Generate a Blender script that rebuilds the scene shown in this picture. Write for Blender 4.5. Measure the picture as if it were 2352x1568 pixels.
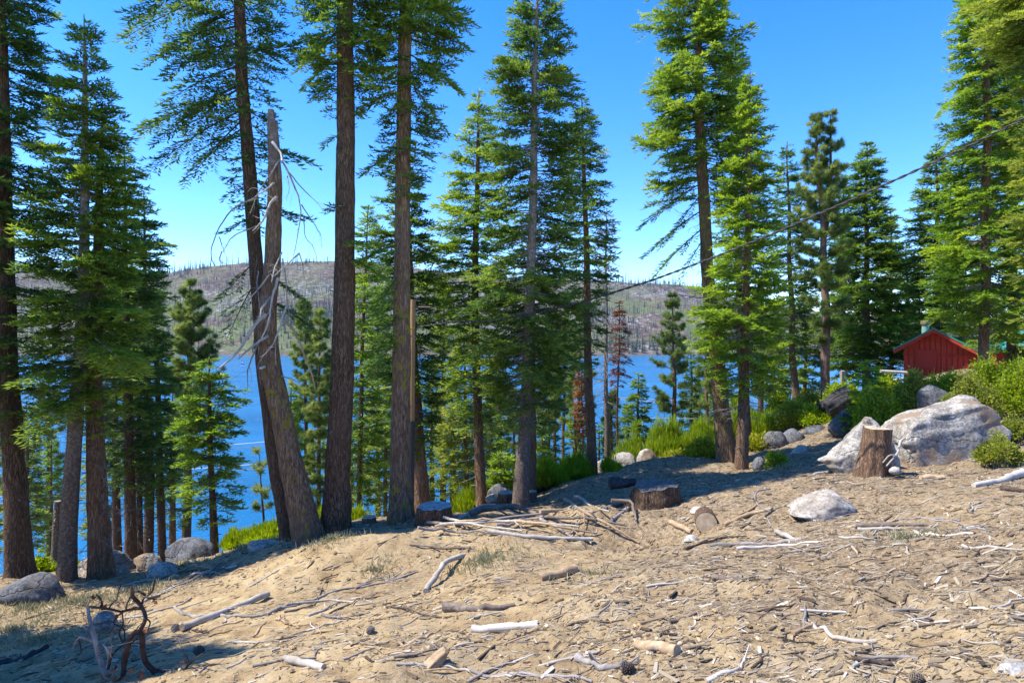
import bpy, math, random
import numpy as np
from math import radians as R
for o in list(bpy.data.objects): bpy.data.objects.remove(o)
SC = bpy.context.scene
# ---------------------------------------------------------------- camera, sky, sun, exposure
cam = bpy.data.objects.new('camera', bpy.data.cameras.new('camera'))
SC.collection.objects.link(cam)
cam.location = (0, 0, 1.6); cam.rotation_euler = (R(90), 0, 0)
cam.data.sensor_width = 36; cam.data.lens = 1437/2352*36
cam.data.clip_start = .05; cam.data.clip_end = 30000
SC.camera = cam
SUN_EL, SUN_FROM = 57, (-1.0, -.04)           # sun stands to the left, square to the view
w = bpy.data.worlds.new('World'); SC.world = w; w.use_nodes = True
nt = w.node_tree; nt.nodes.clear()
sky = nt.nodes.new('ShaderNodeTexSky'); sky.sky_type = 'NISHITA'; sky.sun_disc = False
sky.sun_elevation = R(SUN_EL); sky.sun_rotation = math.atan2(SUN_FROM[0], SUN_FROM[1])
sky.altitude = 1950; sky.air_density = 1.0; sky.dust_density = .25; sky.ozone_density = 2.2
hsv = nt.nodes.new('ShaderNodeHueSaturation'); hsv.inputs['Saturation'].default_value = 1.39; hsv.inputs['Hue'].default_value = .511
bg = nt.nodes.new('ShaderNodeBackground'); bg.inputs[1].default_value = .15
wo = nt.nodes.new('ShaderNodeOutputWorld')
nt.links.new(sky.outputs[0], hsv.inputs['Color']); nt.links.new(hsv.outputs[0], bg.inputs[0]); nt.links.new(bg.outputs[0], wo.inputs[0])
sl = bpy.data.lights.new('sun', 'SUN'); sl.energy = 3.2; sl.angle = R(.53); sl.color = (1, .955, .87)
so = bpy.data.objects.new('sun', sl); SC.collection.objects.link(so)
_h = math.hypot(*SUN_FROM); _c = math.cos(R(SUN_EL))
from mathutils import Vector
SUND = Vector((SUN_FROM[0]/_h*_c, SUN_FROM[1]/_h*_c, math.sin(R(SUN_EL))))
so.rotation_euler = SUND.to_track_quat('Z', 'Y').to_euler(); so.location = SUND*60
vs = SC.view_settings; vs.view_transform = 'Standard'; vs.look = 'None'; vs.exposure = 1.52; vs.gamma = 1
cy = SC.cycles; cy.max_bounces = 7; cy.diffuse_bounces = 4; cy.glossy_bounces = 3; cy.transmission_bounces = 4; cy.transparent_max_bounces = 8
cy.use_denoising = True; cy.sample_clamp_indirect = 6
# ---------------------------------------------------------------- pixel frame of the photograph (2352 x 1568) -> world
F, CX, CY, CZ = 1437., 1176., 784., 1.6
def P(px, py, d): return np.array(((px-CX)/F*d, d, CZ-(py-CY)/F*d))
rng = np.random.default_rng(7)
# ---------------------------------------------------------------- noise
def vn(p, seed=0):
    p = np.asarray(p, float); i = np.floor(p).astype(np.int64); f = p-i; u = f*f*(3-2*f)
    out = 0
    for dx in (0, 1):
        for dy in (0, 1):
            for dz in (0, 1):
                h = ((i[:, 0]+dx)*73856093) ^ ((i[:, 1]+dy)*19349663) ^ ((i[:, 2]+dz)*83492791) ^ (seed*2654435)
                h = (h ^ (h >> 13))*1274126177 & 0xffffffff; h = (h ^ (h >> 16))*2246822519 & 0xffffffff; h = h ^ (h >> 15)
                v = (h & 0xffff)/32767.5-1
                out = out+v*(u[:, 0] if dx else 1-u[:, 0])*(u[:, 1] if dy else 1-u[:, 1])*(u[:, 2] if dz else 1-u[:, 2])
    return out
def fbm(p, oct=4, seed=0, gain=.5):
    a, s, o = 1., 0, np.asarray(p, float)
    for k in range(oct): s = s+a*vn(o, seed+k); o = o*2.03+7.1; a *= gain
    return s
def n2(x, y, sc, seed=0, oct=1):
    x = np.asarray(x, float).ravel(); y = np.asarray(y, float).ravel()
    return fbm(np.stack([x/sc, y/sc, np.full_like(x, .37)], 1), oct, seed)
# ---------------------------------------------------------------- terrain height
LAKE = -30.
def base_z(x, y):
    xs = 25*np.tanh(x/25)
    z = .15*xs-.165*np.where(y < -10, -10, y)
    yc = np.interp(x, [-30, -9, 0, 3, 6, 10, 20, 30, 60, 150], [13, 13.5, 14.5, 17, 23, 28, 40, 50, 80, 130])
    q = (y-yc)/2
    return z-.29*2*np.where(q > 20, q, np.log1p(np.exp(np.minimum(q, 20))))
CTRL = [(705, 1242, 12), (790, 1217, 12.5), (920, 1196, 13), (1200, 1167, 15), (1360, 1096, 19), (1703, 1080, 17), (1665, 1058, 18.5),
        (155, 1328, 12), (232, 1332, 12.3), (48, 1312, 12), (1890, 1185, 9), (2180, 1064, 12), (1960, 1080, 11.6), (1500, 1166, 12), (1480, 1225, 10),
        (2352, 985, 13), (2308, 975, 13.2), (2230, 1020, 12.4), (1560, 1062, 22), (1740, 1034, 21), (1900, 968, 22), (2100, 905, 22), (2160, 872, 30), (2300, 850, 26), (1430, 1080, 20),
        (430, 1292, 14), (560, 1252, 13.5), (85, 1362, 11), (1120, 1166, 16.5), (970, 1202, 12.3), (2352, 800, 40), (1990, 905, 30), (1250, 1130, 17.5)]
_c = np.array([P(*c) for c in CTRL])
_res = _c[:, 2]-base_z(_c[:, 0], _c[:, 1])
_D = np.hypot(_c[:, None, 0]-_c[None, :, 0], _c[:, None, 1]-_c[None, :, 1])
_sg = 2.2+.09*_c[:, 1]
_W = np.linalg.solve(np.exp(-(_D/_sg[None, :])**2)+.04*np.eye(len(_c)), _res)
def ground_z(x, y, fine=True):
    x = np.asarray(x, float); y = np.asarray(y, float); sh = x.shape
    x = x.ravel(); y = y.ravel(); z = base_z(x, y)
    for c, w_, s in zip(_c, _W, _sg):
        z = z+w_*np.exp(-((x-c[0])**2+(y-c[1])**2)/s**2)
    def bump(px, py, d, a, rx, ry):
        p = P(px, py, d); return a*np.exp(-((x-p[0])/rx)**2-((y-p[1])/ry)**2)
    z = z+bump(1470, 1215, 9.8, -.50, .70, .55)+bump(1340, 1180, 11.2, .34, .9, .5)+bump(1090, 1200, 11.5, .10, 1.2, .5)
    z = z+bump(840, 1250, 10.3, .24, 1.7, .6)-bump(850, 1315, 8.7, .20, 1.7, .7)+bump(1640, 1180, 10.4, .14, .8, .5)-bump(1830, 1150, 10.6, .16, .9, .45)
    if fine:
        m = 1/(1+np.exp((y-24)/2))
        rough = .6+.6*np.clip(n2(x, y, 2.6, 40, 2)+.3, 0, 1)
        r1 = n2(x, y, .33, 12, 2)
        z = z+m*(.085*n2(x, y, 1.7, 11, 2)+.046*rough*r1+.030*rough*n2(x, y, .14, 13, 2)+.016*np.abs(n2(x, y, .08, 14, 2))*rough)
        z = z+(1-m)*.35*n2(x, y, 5, 15, 2)
        # small steps and clods of the eroded bank
        z = z+m*.03*np.clip(n2(x, y*1.6, .5, 21, 2)-.25, 0, .35)
    return np.maximum(z, -37).reshape(sh)
def gz(x, y): return float(ground_z(np.array([x]), np.array([y]))[0])
_ts = np.concatenate([np.linspace(2, 25, 700), np.linspace(25.2, 60, 150)])
def hit(px, py):
    X = (px-CX)/F*_ts; Z = CZ-(py-CY)/F*_ts
    g = ground_z(X, _ts, False); k = np.argmax(Z < g) if (Z < g).any() else len(_ts)-1
    lo, hi = _ts[max(k-1, 0)], _ts[k]
    for _ in range(12):
        m = .5*(lo+hi)
        if CZ-(py-CY)/F*m < gz((px-CX)/F*m, m): hi = m
        else: lo = m
    return np.array(((px-CX)/F*hi, hi, gz((px-CX)/F*hi, hi)))
# ---------------------------------------------------------------- mesh building
class MB:
    def __init__(s): s.V = []; s.Q = []; s.T = []; s.qa = []; s.ta = []; s.n = 0
    def add(s, V, Q=None, T=None, mat=0, tint=.5, smooth=False):
        V = np.asarray(V, np.float32).reshape(-1, 3); s.V.append(V)
        for arr, L, A in ((Q, s.Q, s.qa), (T, s.T, s.ta)):
            if arr is not None and len(arr):
                arr = np.asarray(arr, np.int64); L.append(arr+s.n); k = len(arr)
                A.append((np.broadcast_to(np.asarray(mat, np.int32), k), np.broadcast_to(np.asarray(tint, np.float32), k), np.full(k, smooth)))
        s.n += len(V); return s
    def mesh(s, name):
        V = np.concatenate(s.V) if s.V else np.zeros((0, 3), np.float32); me = bpy.data.meshes.new(name)
        Q = np.concatenate(s.Q) if s.Q else np.zeros((0, 4), np.int64); T = np.concatenate(s.T) if s.T else np.zeros((0, 3), np.int64)
        me.vertices.add(len(V)); me.vertices.foreach_set('co', V.ravel())
        me.loops.add(len(Q)*4+len(T)*3); me.loops.foreach_set('vertex_index', np.concatenate([Q.ravel(), T.ravel()]).astype(np.int32))
        me.polygons.add(len(Q)+len(T))
        st = np.concatenate([np.arange(len(Q))*4, len(Q)*4+np.arange(len(T))*3]).astype(np.int32)
        me.polygons.foreach_set('loop_start', st)
        A = s.qa+s.ta
        if A:
            me.polygons.foreach_set('material_index', np.concatenate([a[0] for a in A]).astype(np.int32))
            me.polygons.foreach_set('use_smooth', np.concatenate([a[2] for a in A]))
            at = me.attributes.new('tint', 'FLOAT', 'FACE'); at.data.foreach_set('value', np.concatenate([a[1] for a in A]).astype(np.float32))
        me.update(calc_edges=True); me.validate(); return me
    def build(s, name, mats, parent=None, origin=None):
        if origin is not None:
            o_ = np.asarray(origin, np.float32); s.V = [v-o_ for v in s.V]
        me = s.mesh(name)
        for m in (mats if isinstance(mats, (list, tuple)) else [mats]): me.materials.append(m)
        o = bpy.data.objects.new(name, me); SC.collection.objects.link(o)
        if parent is not None: o.parent = parent
        if origin is not None and parent is None: o.location = tuple(float(v) for v in origin)
        return o
def tag(o, label=None, cat=None, group=None, kind=None):
    if label: o['label'] = label
    if cat: o['category'] = cat
    if group: o['group'] = group
    if kind: o['kind'] = kind
    return o
def thing(name, loc, label, cat, group=None):
    o = bpy.data.objects.new(name, None); SC.collection.objects.link(o); o.location = tuple(float(v) for v in loc); o.empty_display_size = .2
    return tag(o, label, cat, group)
def tube(mb, pts, rad, n=8, mat=0, tint=.5, cap=None, noise=0, nsc=6., seed=0, smooth=True, lobes=None):
    """tube along pts with radius rad; cap = material index of flat end caps"""
    pts = np.asarray(pts, float); m = len(pts); rad = np.broadcast_to(np.asarray(rad, float), m)
    t = np.gradient(pts, axis=0); t /= np.linalg.norm(t, axis=1)[:, None]+1e-9
    ref = np.array((0, 0, 1.)) if abs(t[0, 2]) < .8 else np.array((1., 0, 0))
    a = np.empty_like(pts); prev = np.cross(ref, t[0]); prev /= np.linalg.norm(prev)
    for i in range(m):
        prev = prev-t[i]*prev.dot(t[i]); prev /= np.linalg.norm(prev)+1e-9; a[i] = prev
    b = np.cross(t, a); th = np.linspace(0, 2*math.pi, n, endpoint=False)
    rr = np.repeat(rad[:, None], n, 1)
    if lobes is not None: rr = rr*lobes(np.arange(m)[:, None]/(m-1), th[None, :])
    V = pts[:, None]+rr[..., None]*(a[:, None]*np.cos(th)[None, :, None]+b[:, None]*np.sin(th)[None, :, None])
    if noise:
        nz = fbm(V.reshape(-1, 3)*np.array((nsc, nsc, nsc*.35)), 3, seed).reshape(m, n)
        V = pts[:, None]+(V-pts[:, None])*(1+noise*nz)[..., None]
    i = np.arange(m-1)[:, None]*n; j = np.arange(n)[None, :]; k = (j+1) % n
    Q = np.stack([i+j, i+k, i+n+k, i+n+j], -1).reshape(-1, 4)
    mb.add(V.reshape(-1, 3), Q, mat=mat, tint=tint, smooth=smooth)
    for e, row in ((0, V[0]), (1, V[-1])):
        c = row.mean(0); T = np.stack([np.full(n, n), np.arange(n), (np.arange(n)+1) % n], 1)
        if e == 0: T = T[:, ::-1]
        mb.add(np.vstack([row, c]), T=T, mat=mat if cap is None else cap, tint=tint)
    return V
def box(mb, lo, hi, mat=0, rot=None, at=(0, 0, 0), tint=.5):
    lo = np.array(lo, float); hi = np.array(hi, float)
    V = np.array([[(lo, hi)[(k >> a) & 1][a] for a in range(3)] for k in range(8)])
    if rot is not None: V = V@np.asarray(rot).T
    mb.add(V+np.asarray(at), [(0, 2, 3, 1), (4, 5, 7, 6), (0, 1, 5, 4), (2, 6, 7, 3), (0, 4, 6, 2), (1, 3, 7, 5)], mat=mat, tint=tint)
def rotz(a): c, s = math.cos(a), math.sin(a); return np.array(((c, -s, 0), (s, c, 0), (0, 0, 1.)))
def smoothpath(pts, n):
    pts = np.asarray(pts, float); d = np.r_[0, np.cumsum(np.linalg.norm(np.diff(pts, axis=0), axis=1))]; s = np.linspace(0, d[-1], n)
    q = np.stack([np.interp(s, d, pts[:, k]) for k in range(pts.shape[1])], 1)
    if n > 5:
        for _ in range(2): q[1:-1] = .25*q[:-2]+.5*q[1:-1]+.25*q[2:]
    return q
# ---------------------------------------------------------------- materials
class NT:
    def __init__(s, name):
        s.m = bpy.data.materials.new(name); s.m.use_nodes = True; s.t = s.m.node_tree; s.t.nodes.clear()
        s.out = s.t.nodes.new('ShaderNodeOutputMaterial')
    def n(s, typ, ins=None, **kw):
        nd = s.t.nodes.new('ShaderNode'+typ)
        for k, v in kw.items(): setattr(nd, k, v)
        for k, v in (ins or {}).items():
            if hasattr(v, 'is_output') or isinstance(v, bpy.types.NodeSocket): s.t.links.new(v, nd.inputs[k])
            else: nd.inputs[k].default_value = v
        return nd
    def coord(s, scale=(1, 1, 1), rot=(0, 0, 0)):
        return s.n('Mapping', {'Vector': s.n('NewGeometry').outputs['Position'], 'Scale': scale, 'Rotation': rot}).outputs[0]
    def noise(s, vec, scale, detail=4, rough=.55, dist=0, out=0):
        return s.n('TexNoise', {'Vector': vec, 'Scale': scale, 'Detail': detail, 'Roughness': rough, 'Distortion': dist}).outputs[out]
    def ramp(s, fac, stops, interp='LINEAR'):
        r = s.n('ValToRGB', {'Fac': fac}); e = r.color_ramp.elements; r.color_ramp.interpolation = interp
        while len(e) < len(stops): e.new(.5)
        for el, (p, c) in zip(e, stops): el.position = p; el.color = (*c, 1) if len(c) == 3 else c
        return r.outputs[0]
    def g(s, v): return (v, v, v)
    def mix(s, f, a, b, mode='MIX'):
        m = s.n('Mix', data_type='RGBA', blend_type=mode)
        for k, v in ((0, f), (6, a), (7, b)):
            if isinstance(v, bpy.types.NodeSocket): s.t.links.new(v, m.inputs[k])
            else: m.inputs[k].default_value = v if k == 0 else (*v, 1)
        return m.outputs[2]
    def math(s, op, a, b=0., c=0.):
        return s.n('Math', {0: a, 1: b, 2: c}, operation=op).outputs[0]
    def bump(s, h, dist, strength=1., normal=None):
        i = {'Height': h, 'Distance': dist, 'Strength': strength}
        if normal is not None: i['Normal'] = normal
        return s.n('Bump', i).outputs[0]
    def pbr(s, col, rough=.85, normal=None, spec=.3, **kw):
        i = {'Base Color': col if isinstance(col, bpy.types.NodeSocket) else (*col, 1), 'Roughness': rough, 'Specular IOR Level': spec}
        if normal is not None: i['Normal'] = normal
        i.update(kw); b = s.n('BsdfPrincipled', i); s.t.links.new(b.outputs[0], s.out.inputs[0]); return s.m
M = {}
def bark(name, cols, plate=9., stretch=.22, depth=.02, lichen=None, mossy=0):
    t = NT(name); v = t.coord((1, 1, stretch)); v1 = t.coord()
    vo = t.n('TexVoronoi', {'Vector': t.mix(.12, v, t.noise(v, plate*.8, 3, out=1)), 'Scale': plate}, feature='DISTANCE_TO_EDGE').outputs[0]
    crack = t.ramp(vo, [(0, t.g(0)), (.25, t.g(1))]); nz = t.noise(v, plate*1.3, 7, .72); big = t.noise(v1, 1.1, 3)
    h = t.math('ADD', t.math('MULTIPLY', crack, .38), t.math('MULTIPLY', nz, 1.15))
    c = t.ramp(t.math('MULTIPLY', h, .66), [(.24, cols[0]), (.47, cols[1]), (.70, cols[2])])
    c = t.mix(t.ramp(big, [(.35, t.g(0)), (.7, t.g(.45))]), c, cols[3] if len(cols) > 3 else cols[2])
    if mossy:                                             # young pale bark above, old furrowed brown bark lower down
        z = t.n('SeparateXYZ', {'Vector': v1}).outputs[2]; f = t.n('MapRange', {'Value': z, 'From Min': -1.5, 'From Max': 3.2, 'To Min': .92, 'To Max': .0}).outputs[0]
        c = t.mix(f, c, t.ramp(t.math('MULTIPLY', h, .66), [(.2, (.035, .025, .018)), (.5, (.125, .09, .066)), (.85, (.23, .18, .14))]))
    if lichen:
        m = t.math('MULTIPLY', t.ramp(t.noise(v1, 5.5, 5, .7), [(.52, t.g(0)), (.60, t.g(1))]), t.ramp(t.noise(v1, .5, 2), [(.40, t.g(0)), (.62, t.g(1))]))
        c = t.mix(t.math('MULTIPLY', m, .85), c, lichen)
    M[name] = t.pbr(c, .92, t.bump(h, depth, 1.), .15); return M[name]
bark('bark_brown', [(.028, .019, .013), (.185, .108, .062), (.37, .24, .155), (.265, .16, .095)], 26, .16, .045)
bark('bark_dark', [(.014, .010, .008), (.112, .068, .041), (.265, .18, .118), (.17, .106, .066)], 28, .16, .045)
bark('bark_lichen', [(.03, .022, .016), (.19, .118, .072), (.37, .255, .168), (.255, .165, .105)], 22, .16, .05, (.30, .27, .02))
bark('bark_grey', [(.07, .058, .047), (.21, .185, .16), (.36, .33, .30), (.22, .185, .155)], 16, .9, .010, None, 1)
bark('bark_red', [(.035, .02, .014), (.15, .085, .06), (.27, .175, .13)], 18, .2, .02)
def wood(name, cols, sc=14., rough=.8):
    t = NT(name); v = t.coord(); nz = t.noise(v, sc, 6, .65, .3); b = t.noise(v, 2.2, 3)
    ob = t.n('ObjectInfo').outputs['Random']
    c = t.ramp(nz, [(.28, cols[0]), (.5, cols[1]), (.72, cols[2])])
    c = t.mix(t.ramp(b, [(.42, t.g(0)), (.62, t.g(.6))]), c, cols[0])
    c = t.mix(t.math('MULTIPLY', ob, .35), c, cols[1])
    M[name] = t.pbr(c, rough, t.bump(nz, .006, .8), .2)
wood('wood_pale', [(.24, .20, .155), (.42, .375, .31), (.58, .535, .465)])
wood('wood_white', [(.36, .32, .255), (.53, .48, .41), (.65, .605, .535)])
wood('wood_bleached', [(.29, .25, .195), (.45, .405, .34), (.57, .525, .455)])
wood('wood_tan', [(.24, .155, .085), (.40, .28, .165), (.54, .41, .27)])
wood('wood_grey', [(.13, .11, .095), (.27, .235, .205), (.42, .385, .35)])
wood('wood_dark', [(.03, .022, .018), (.085, .06, .045), (.17, .13, .10)])
wood('wood_char', [(.018, .016, .016), (.05, .045, .043), (.12, .11, .105)])
wood('stem_dark', [(.022, .014, .012), (.055, .034, .028), (.10, .07, .06)])
wood('log_bark', [(.07, .05, .038), (.19, .145, .11), (.34, .29, .24)], 22)
t = NT('cut_wood'); v = t.coord(); nz = t.noise(v, 9, 5, .6); c = t.ramp(nz, [(.3, (.30, .21, .12)), (.55, (.46, .35, .22)), (.8, (.60, .50, .36))])
M['cut_wood'] = t.pbr(c, .8, t.bump(t.noise(v, 40, 4), .003), .2)
t = NT('cut_grey'); nz = t.noise(t.coord(), 14, 5, .6); c = t.ramp(nz, [(.3, (.20, .19, .175)), (.6, (.40, .385, .36)), (.85, (.52, .50, .47))])
M['cut_grey'] = t.pbr(c, .8, t.bump(nz, .005), .2)
wood('wood_brown', [(.07, .05, .036), (.19, .145, .11), (.34, .285, .23)], 20)
t = NT('cut_shaded'); nz = t.noise(t.coord(), 16, 5, .7); c = t.ramp(nz, [(.3, (.05, .045, .04)), (.55, (.15, .14, .128)), (.8, (.27, .255, .235))]); M['cut_shaded'] = t.pbr(c, .9, t.bump(nz, .02), .1)  # grey cut face of the old stump, shade put into its colour
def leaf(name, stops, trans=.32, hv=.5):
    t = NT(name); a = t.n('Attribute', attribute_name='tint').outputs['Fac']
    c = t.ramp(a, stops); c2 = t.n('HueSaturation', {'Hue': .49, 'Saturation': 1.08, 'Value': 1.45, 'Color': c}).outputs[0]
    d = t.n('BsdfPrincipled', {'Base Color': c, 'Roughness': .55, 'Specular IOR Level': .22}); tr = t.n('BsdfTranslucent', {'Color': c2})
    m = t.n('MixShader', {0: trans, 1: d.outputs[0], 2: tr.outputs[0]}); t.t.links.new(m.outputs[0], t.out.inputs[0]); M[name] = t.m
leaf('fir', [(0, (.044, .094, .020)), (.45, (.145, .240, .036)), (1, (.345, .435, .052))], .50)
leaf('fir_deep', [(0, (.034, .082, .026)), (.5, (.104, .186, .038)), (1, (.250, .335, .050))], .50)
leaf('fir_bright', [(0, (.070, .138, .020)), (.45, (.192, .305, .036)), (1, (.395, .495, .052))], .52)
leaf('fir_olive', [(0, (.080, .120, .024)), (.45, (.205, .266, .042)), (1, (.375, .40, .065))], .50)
leaf('pine', [(0, (.075, .122, .036)), (.5, (.215, .280, .072)), (1, (.395, .425, .115))], .46)
leaf('rust', [(0, (.10, .035, .015)), (.5, (.24, .09, .035)), (1, (.36, .17, .07))])
leaf('faded', [(0, (.09, .075, .055)), (.5, (.18, .15, .115)), (1, (.29, .25, .20))], .2)
leaf('shrub', [(0, (.12, .19, .012)), (.5, (.27, .36, .024)), (1, (.43, .50, .05))], .46)
leaf('shrub_yellow', [(0, (.18, .20, .02)), (.5, (.36, .37, .035)), (1, (.58, .54, .06))], .4)
leaf('shrub_olive', [(0, (.12, .15, .018)), (.5, (.26, .295, .036)), (1, (.42, .42, .07))], .45)
leaf('weed', [(0, (.16, .17, .085)), (.5, (.28, .27, .15)), (1, (.42, .38, .24))], .3)
leaf('dead_leaf', [(0, (.10, .03, .018)), (.5, (.25, .085, .035)), (1, (.42, .20, .09))])
def granite(name, base, lichen=.6, dirt=0.):
    t = NT(name); v = t.coord(); nz = t.noise(v, 2.2, 6, .68); fine = t.noise(v, 22, 5, .75); big = t.noise(v, .9, 4, .6)
    k = [tuple(b*x for x in base) for b in (.42, .85, 1.2)]
    c = t.ramp(nz, [(.33, k[0]), (.47, k[1]), (.62, k[2])])
    c = t.mix(.7, c, t.ramp(fine, [(.34, t.g(.08)), (.5, t.g(.5)), (.66, t.g(.9))]), 'OVERLAY'); c = t.mix(t.ramp(t.noise(t.coord((1, 1, .35)), 5, 5, .7), [(.50, t.g(0)), (.62, t.g(.55))]), c, tuple(.22*x for x in base))
    ve = t.n('TexVoronoi', {'Vector': t.mix(.5, t.coord((.55, .55, 2.3), (.2, .15, .4)), t.noise(v, 1.1, 5, .6, out=1)), 'Scale': 1.0}, feature='DISTANCE_TO_EDGE').outputs[0]
    cr = t.ramp(ve, [(0, t.g(0)), (.012, t.g(1))]); c = t.mix(t.math('MULTIPLY', t.math('MULTIPLY', t.math('SUBTRACT', 1., cr), t.ramp(big, [(.42, t.g(0)), (.55, t.g(1))])), .75), c, (.05, .042, .035))
    if dirt:
        c = t.mix(t.ramp(big, [(.53, t.g(0)), (.60, t.g(dirt))]), c, (.24, .17, .11))
    li = t.noise(v, 3.3, 5, .7, 0); c = t.mix(t.math('MULTIPLY', t.ramp(li, [(.64, t.g(0)), (.70, t.g(1))]), lichen), c, (.34, .25, .06))
    h = t.math('ADD', t.math('ADD', t.math('MULTIPLY', nz, .5), t.math('MULTIPLY', fine, .16)), t.math('MULTIPLY', cr, .25))
    M[name] = t.pbr(c, .9, t.bump(h, .09, .9), .2)
granite('granite', (.37, .335, .285), .55, .9)
granite('granite_white', (.43, .40, .35), .15, .4)
granite('granite_shaded', (.135, .135, .14), .15, .2)  # granite with shade painted into its colour, for rocks meant to look unlit
def paint(name, col, rough=.6, var=.25, sc=6., spec=.3, bumpd=.002):
    t = NT(name); v = t.coord(); nz = t.noise(v, sc, 6, .65); c = t.mix(t.math('MULTIPLY', nz, var*2), col, tuple(x*.55 for x in col))
    M[name] = t.pbr(c, rough, t.bump(t.noise(v, sc*5, 4), bumpd), spec)
paint('red_paint', (.60, .058, .034), .7); paint('red_trim', (.48, .045, .03), .7); paint('green_roof', (.05, .26, .20), .45); paint('pipe_green', (.25, .38, .33), .5)
paint('rust_metal', (.19, .13, .10), .6); paint('pole_tan', (.42, .255, .115), .75, .3, 9); paint('pole_black', (.075, .068, .068), .8, .4, 9); paint('wire_black', (.035, .032, .03), .5)
paint('wire_silver', (.62, .64, .66), .35); paint('yellow_tag', (.65, .42, .03), .5); paint('conduit', (.30, .33, .38), .45); paint('sail_white', (.8, .8, .8), .6, .05); paint('sail_red', (.65, .05, .06), .6, .05); paint('sail_blue', (.05, .12, .55), .6, .05)
# ---------------------------------------------------------------- the ground: one sheet from behind the camera down to the lake bed
t = NT('soil'); v = t.coord()
big = t.noise(v, .42, 4, .6); mid = t.noise(v, 2.1, 5, .62); fine = t.noise(v, 17, 6, .7); grit = t.noise(v, 75, 4, .75)
sand = t.ramp(mid, [(.32, (0.242, 0.159, 0.079)), (.50, (0.407, 0.294, 0.153)), (.70, (0.546, 0.423, 0.247))])
duff = t.ramp(fine, [(.32, (0.081, 0.054, 0.034)), (.50, (0.226, 0.160, 0.094)), (.68, (0.398, 0.312, 0.203))])
pos = t.n('SeparateXYZ', {'Vector': v})
side = t.n('MapRange', {'Value': pos.outputs[0], 'From Min': -1.5, 'From Max': 5.5, 'To Min': -.10, 'To Max': .16}).outputs[0]
far = t.n('MapRange', {'Value': pos.outputs[1], 'From Min': 8., 'From Max': 15., 'To Min': 0., 'To Max': .20}).outputs[0]
f = t.ramp(t.math('ADD', t.math('ADD', t.math('ADD', big, side), far), t.math('MULTIPLY', t.math('SUBTRACT', mid, .5), .5)), [(.40, t.g(.12)), (.62, t.g(.88))])
c = t.mix(f, sand, duff)
c = t.mix(t.ramp(fine, [(.34, t.g(.55)), (.45, t.g(0))]), c, (0.136, 0.095, 0.059))
c = t.mix(t.ramp(grit, [(.60, t.g(0)), (.70, t.g(.55))]), c, (0.560, 0.479, 0.362))
c = t.mix(t.ramp(grit, [(.30, t.g(.6)), (.40, t.g(0))]), c, (0.136, 0.090, 0.059))
deep = t.n('MapRange', {'Value': pos.outputs[1], 'From Min': 17., 'From Max': 32., 'To Min': 0., 'To Max': .75}).outputs[0]
c = t.mix(deep, c, t.ramp(mid, [(.35, (0.063, 0.068, 0.027)), (.6, (0.145, 0.118, 0.068))]))
h = t.math('ADD', t.math('ADD', t.math('MULTIPLY', mid, .5), t.math('MULTIPLY', fine, .35)), t.math('MULTIPLY', grit, .12))
M['soil'] = t.pbr(c, .95, t.bump(h, .075, 1.), .1)
def axis_pts(segs):
    out = [np.array([segs[0][0]])]
    for a, b, s0, s1 in segs:
        n = max(2, int(abs(b-a)/(.5*(s0+s1)))); u = np.linspace(0, 1, n+1)[1:]
        k = s1/s0
        out.append(a+(b-a)*(u if abs(k-1) < .01 else (k**u-1)/(k-1)))
    return np.concatenate(out)
gx = axis_pts([(-160, -14, 9, .35), (-14, -8, .3, .07), (-8, 9, .042, .042), (9, 16, .055, .12), (16, 40, .15, .9), (40, 320, 1, 12)])
gy = axis_pts([(-14, 1.5, 1.2, .12), (1.5, 7, .038, .038), (7, 13, .042, .06), (13, 26, .07, .2), (26, 70, .25, 1.2), (70, 280, 1.5, 9)])
X, Y = np.meshgrid(gx, gy); Z = ground_z(X, Y)
i = np.arange(len(gy)-1)[:, None]*len(gx); j = np.arange(len(gx)-1)[None, :]
Q = np.stack([i+j, i+j+1, i+len(gx)+j+1, i+len(gx)+j], -1).reshape(-1, 4)
_GZ = Z.copy()
def ground_z(x, y, fine=True):                        # from here on: height read off the ground sheet itself
    x = np.asarray(x, float); y = np.asarray(y, float); sh = x.shape; x = np.clip(x.ravel(), gx[0], gx[-1]-1e-6); y = np.clip(y.ravel(), gy[0], gy[-1]-1e-6)
    a = np.searchsorted(gx, x, 'right')-1; b = np.searchsorted(gy, y, 'right')-1; u = (x-gx[a])/(gx[a+1]-gx[a]); v = (y-gy[b])/(gy[b+1]-gy[b])
    return ((_GZ[b, a]*(1-u)+_GZ[b, a+1]*u)*(1-v)+(_GZ[b+1, a]*(1-u)+_GZ[b+1, a+1]*u)*v).reshape(sh)
g = MB().add(np.stack([X, Y, Z], -1), Q, smooth=True).build('ground', M['soil']); tag(g, kind='structure')
# ---------------------------------------------------------------- lake
t = NT('lake_water'); v = t.coord((1, 1.5, 1), (0, 0, .35)); v2 = t.coord((.6, 1.2, 1), (0, 0, -.2))
w1 = t.noise(v, .75, 4, .6, .4); w2 = t.noise(v2, .16, 3, .55); w3 = t.noise(t.coord(), .012, 3, .55)
streak = t.ramp(t.noise(t.coord((.35, 1.6, 1), (0, 0, .25)), .018, 4, .6), [(.40, t.g(.35)), (.60, t.g(1.25))]); h = t.math('MULTIPLY', t.math('ADD', w1, t.math('MULTIPLY', w2, 1.5)), streak)
c = t.mix(t.ramp(w3, [(.35, t.g(0)), (.65, t.g(1))]), (.001, .105, .235), (.004, .135, .285))
M['lake_water'] = t.pbr(c, .22, t.bump(h, .9, .8), .35, IOR=1.33)
lx = np.array([-4000, -1500, -400, -100, 0, 100, 400, 1500, 4000.]); ly = np.array([20, 60, 120, 250, 500, 900, 1500, 1800.])
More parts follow.
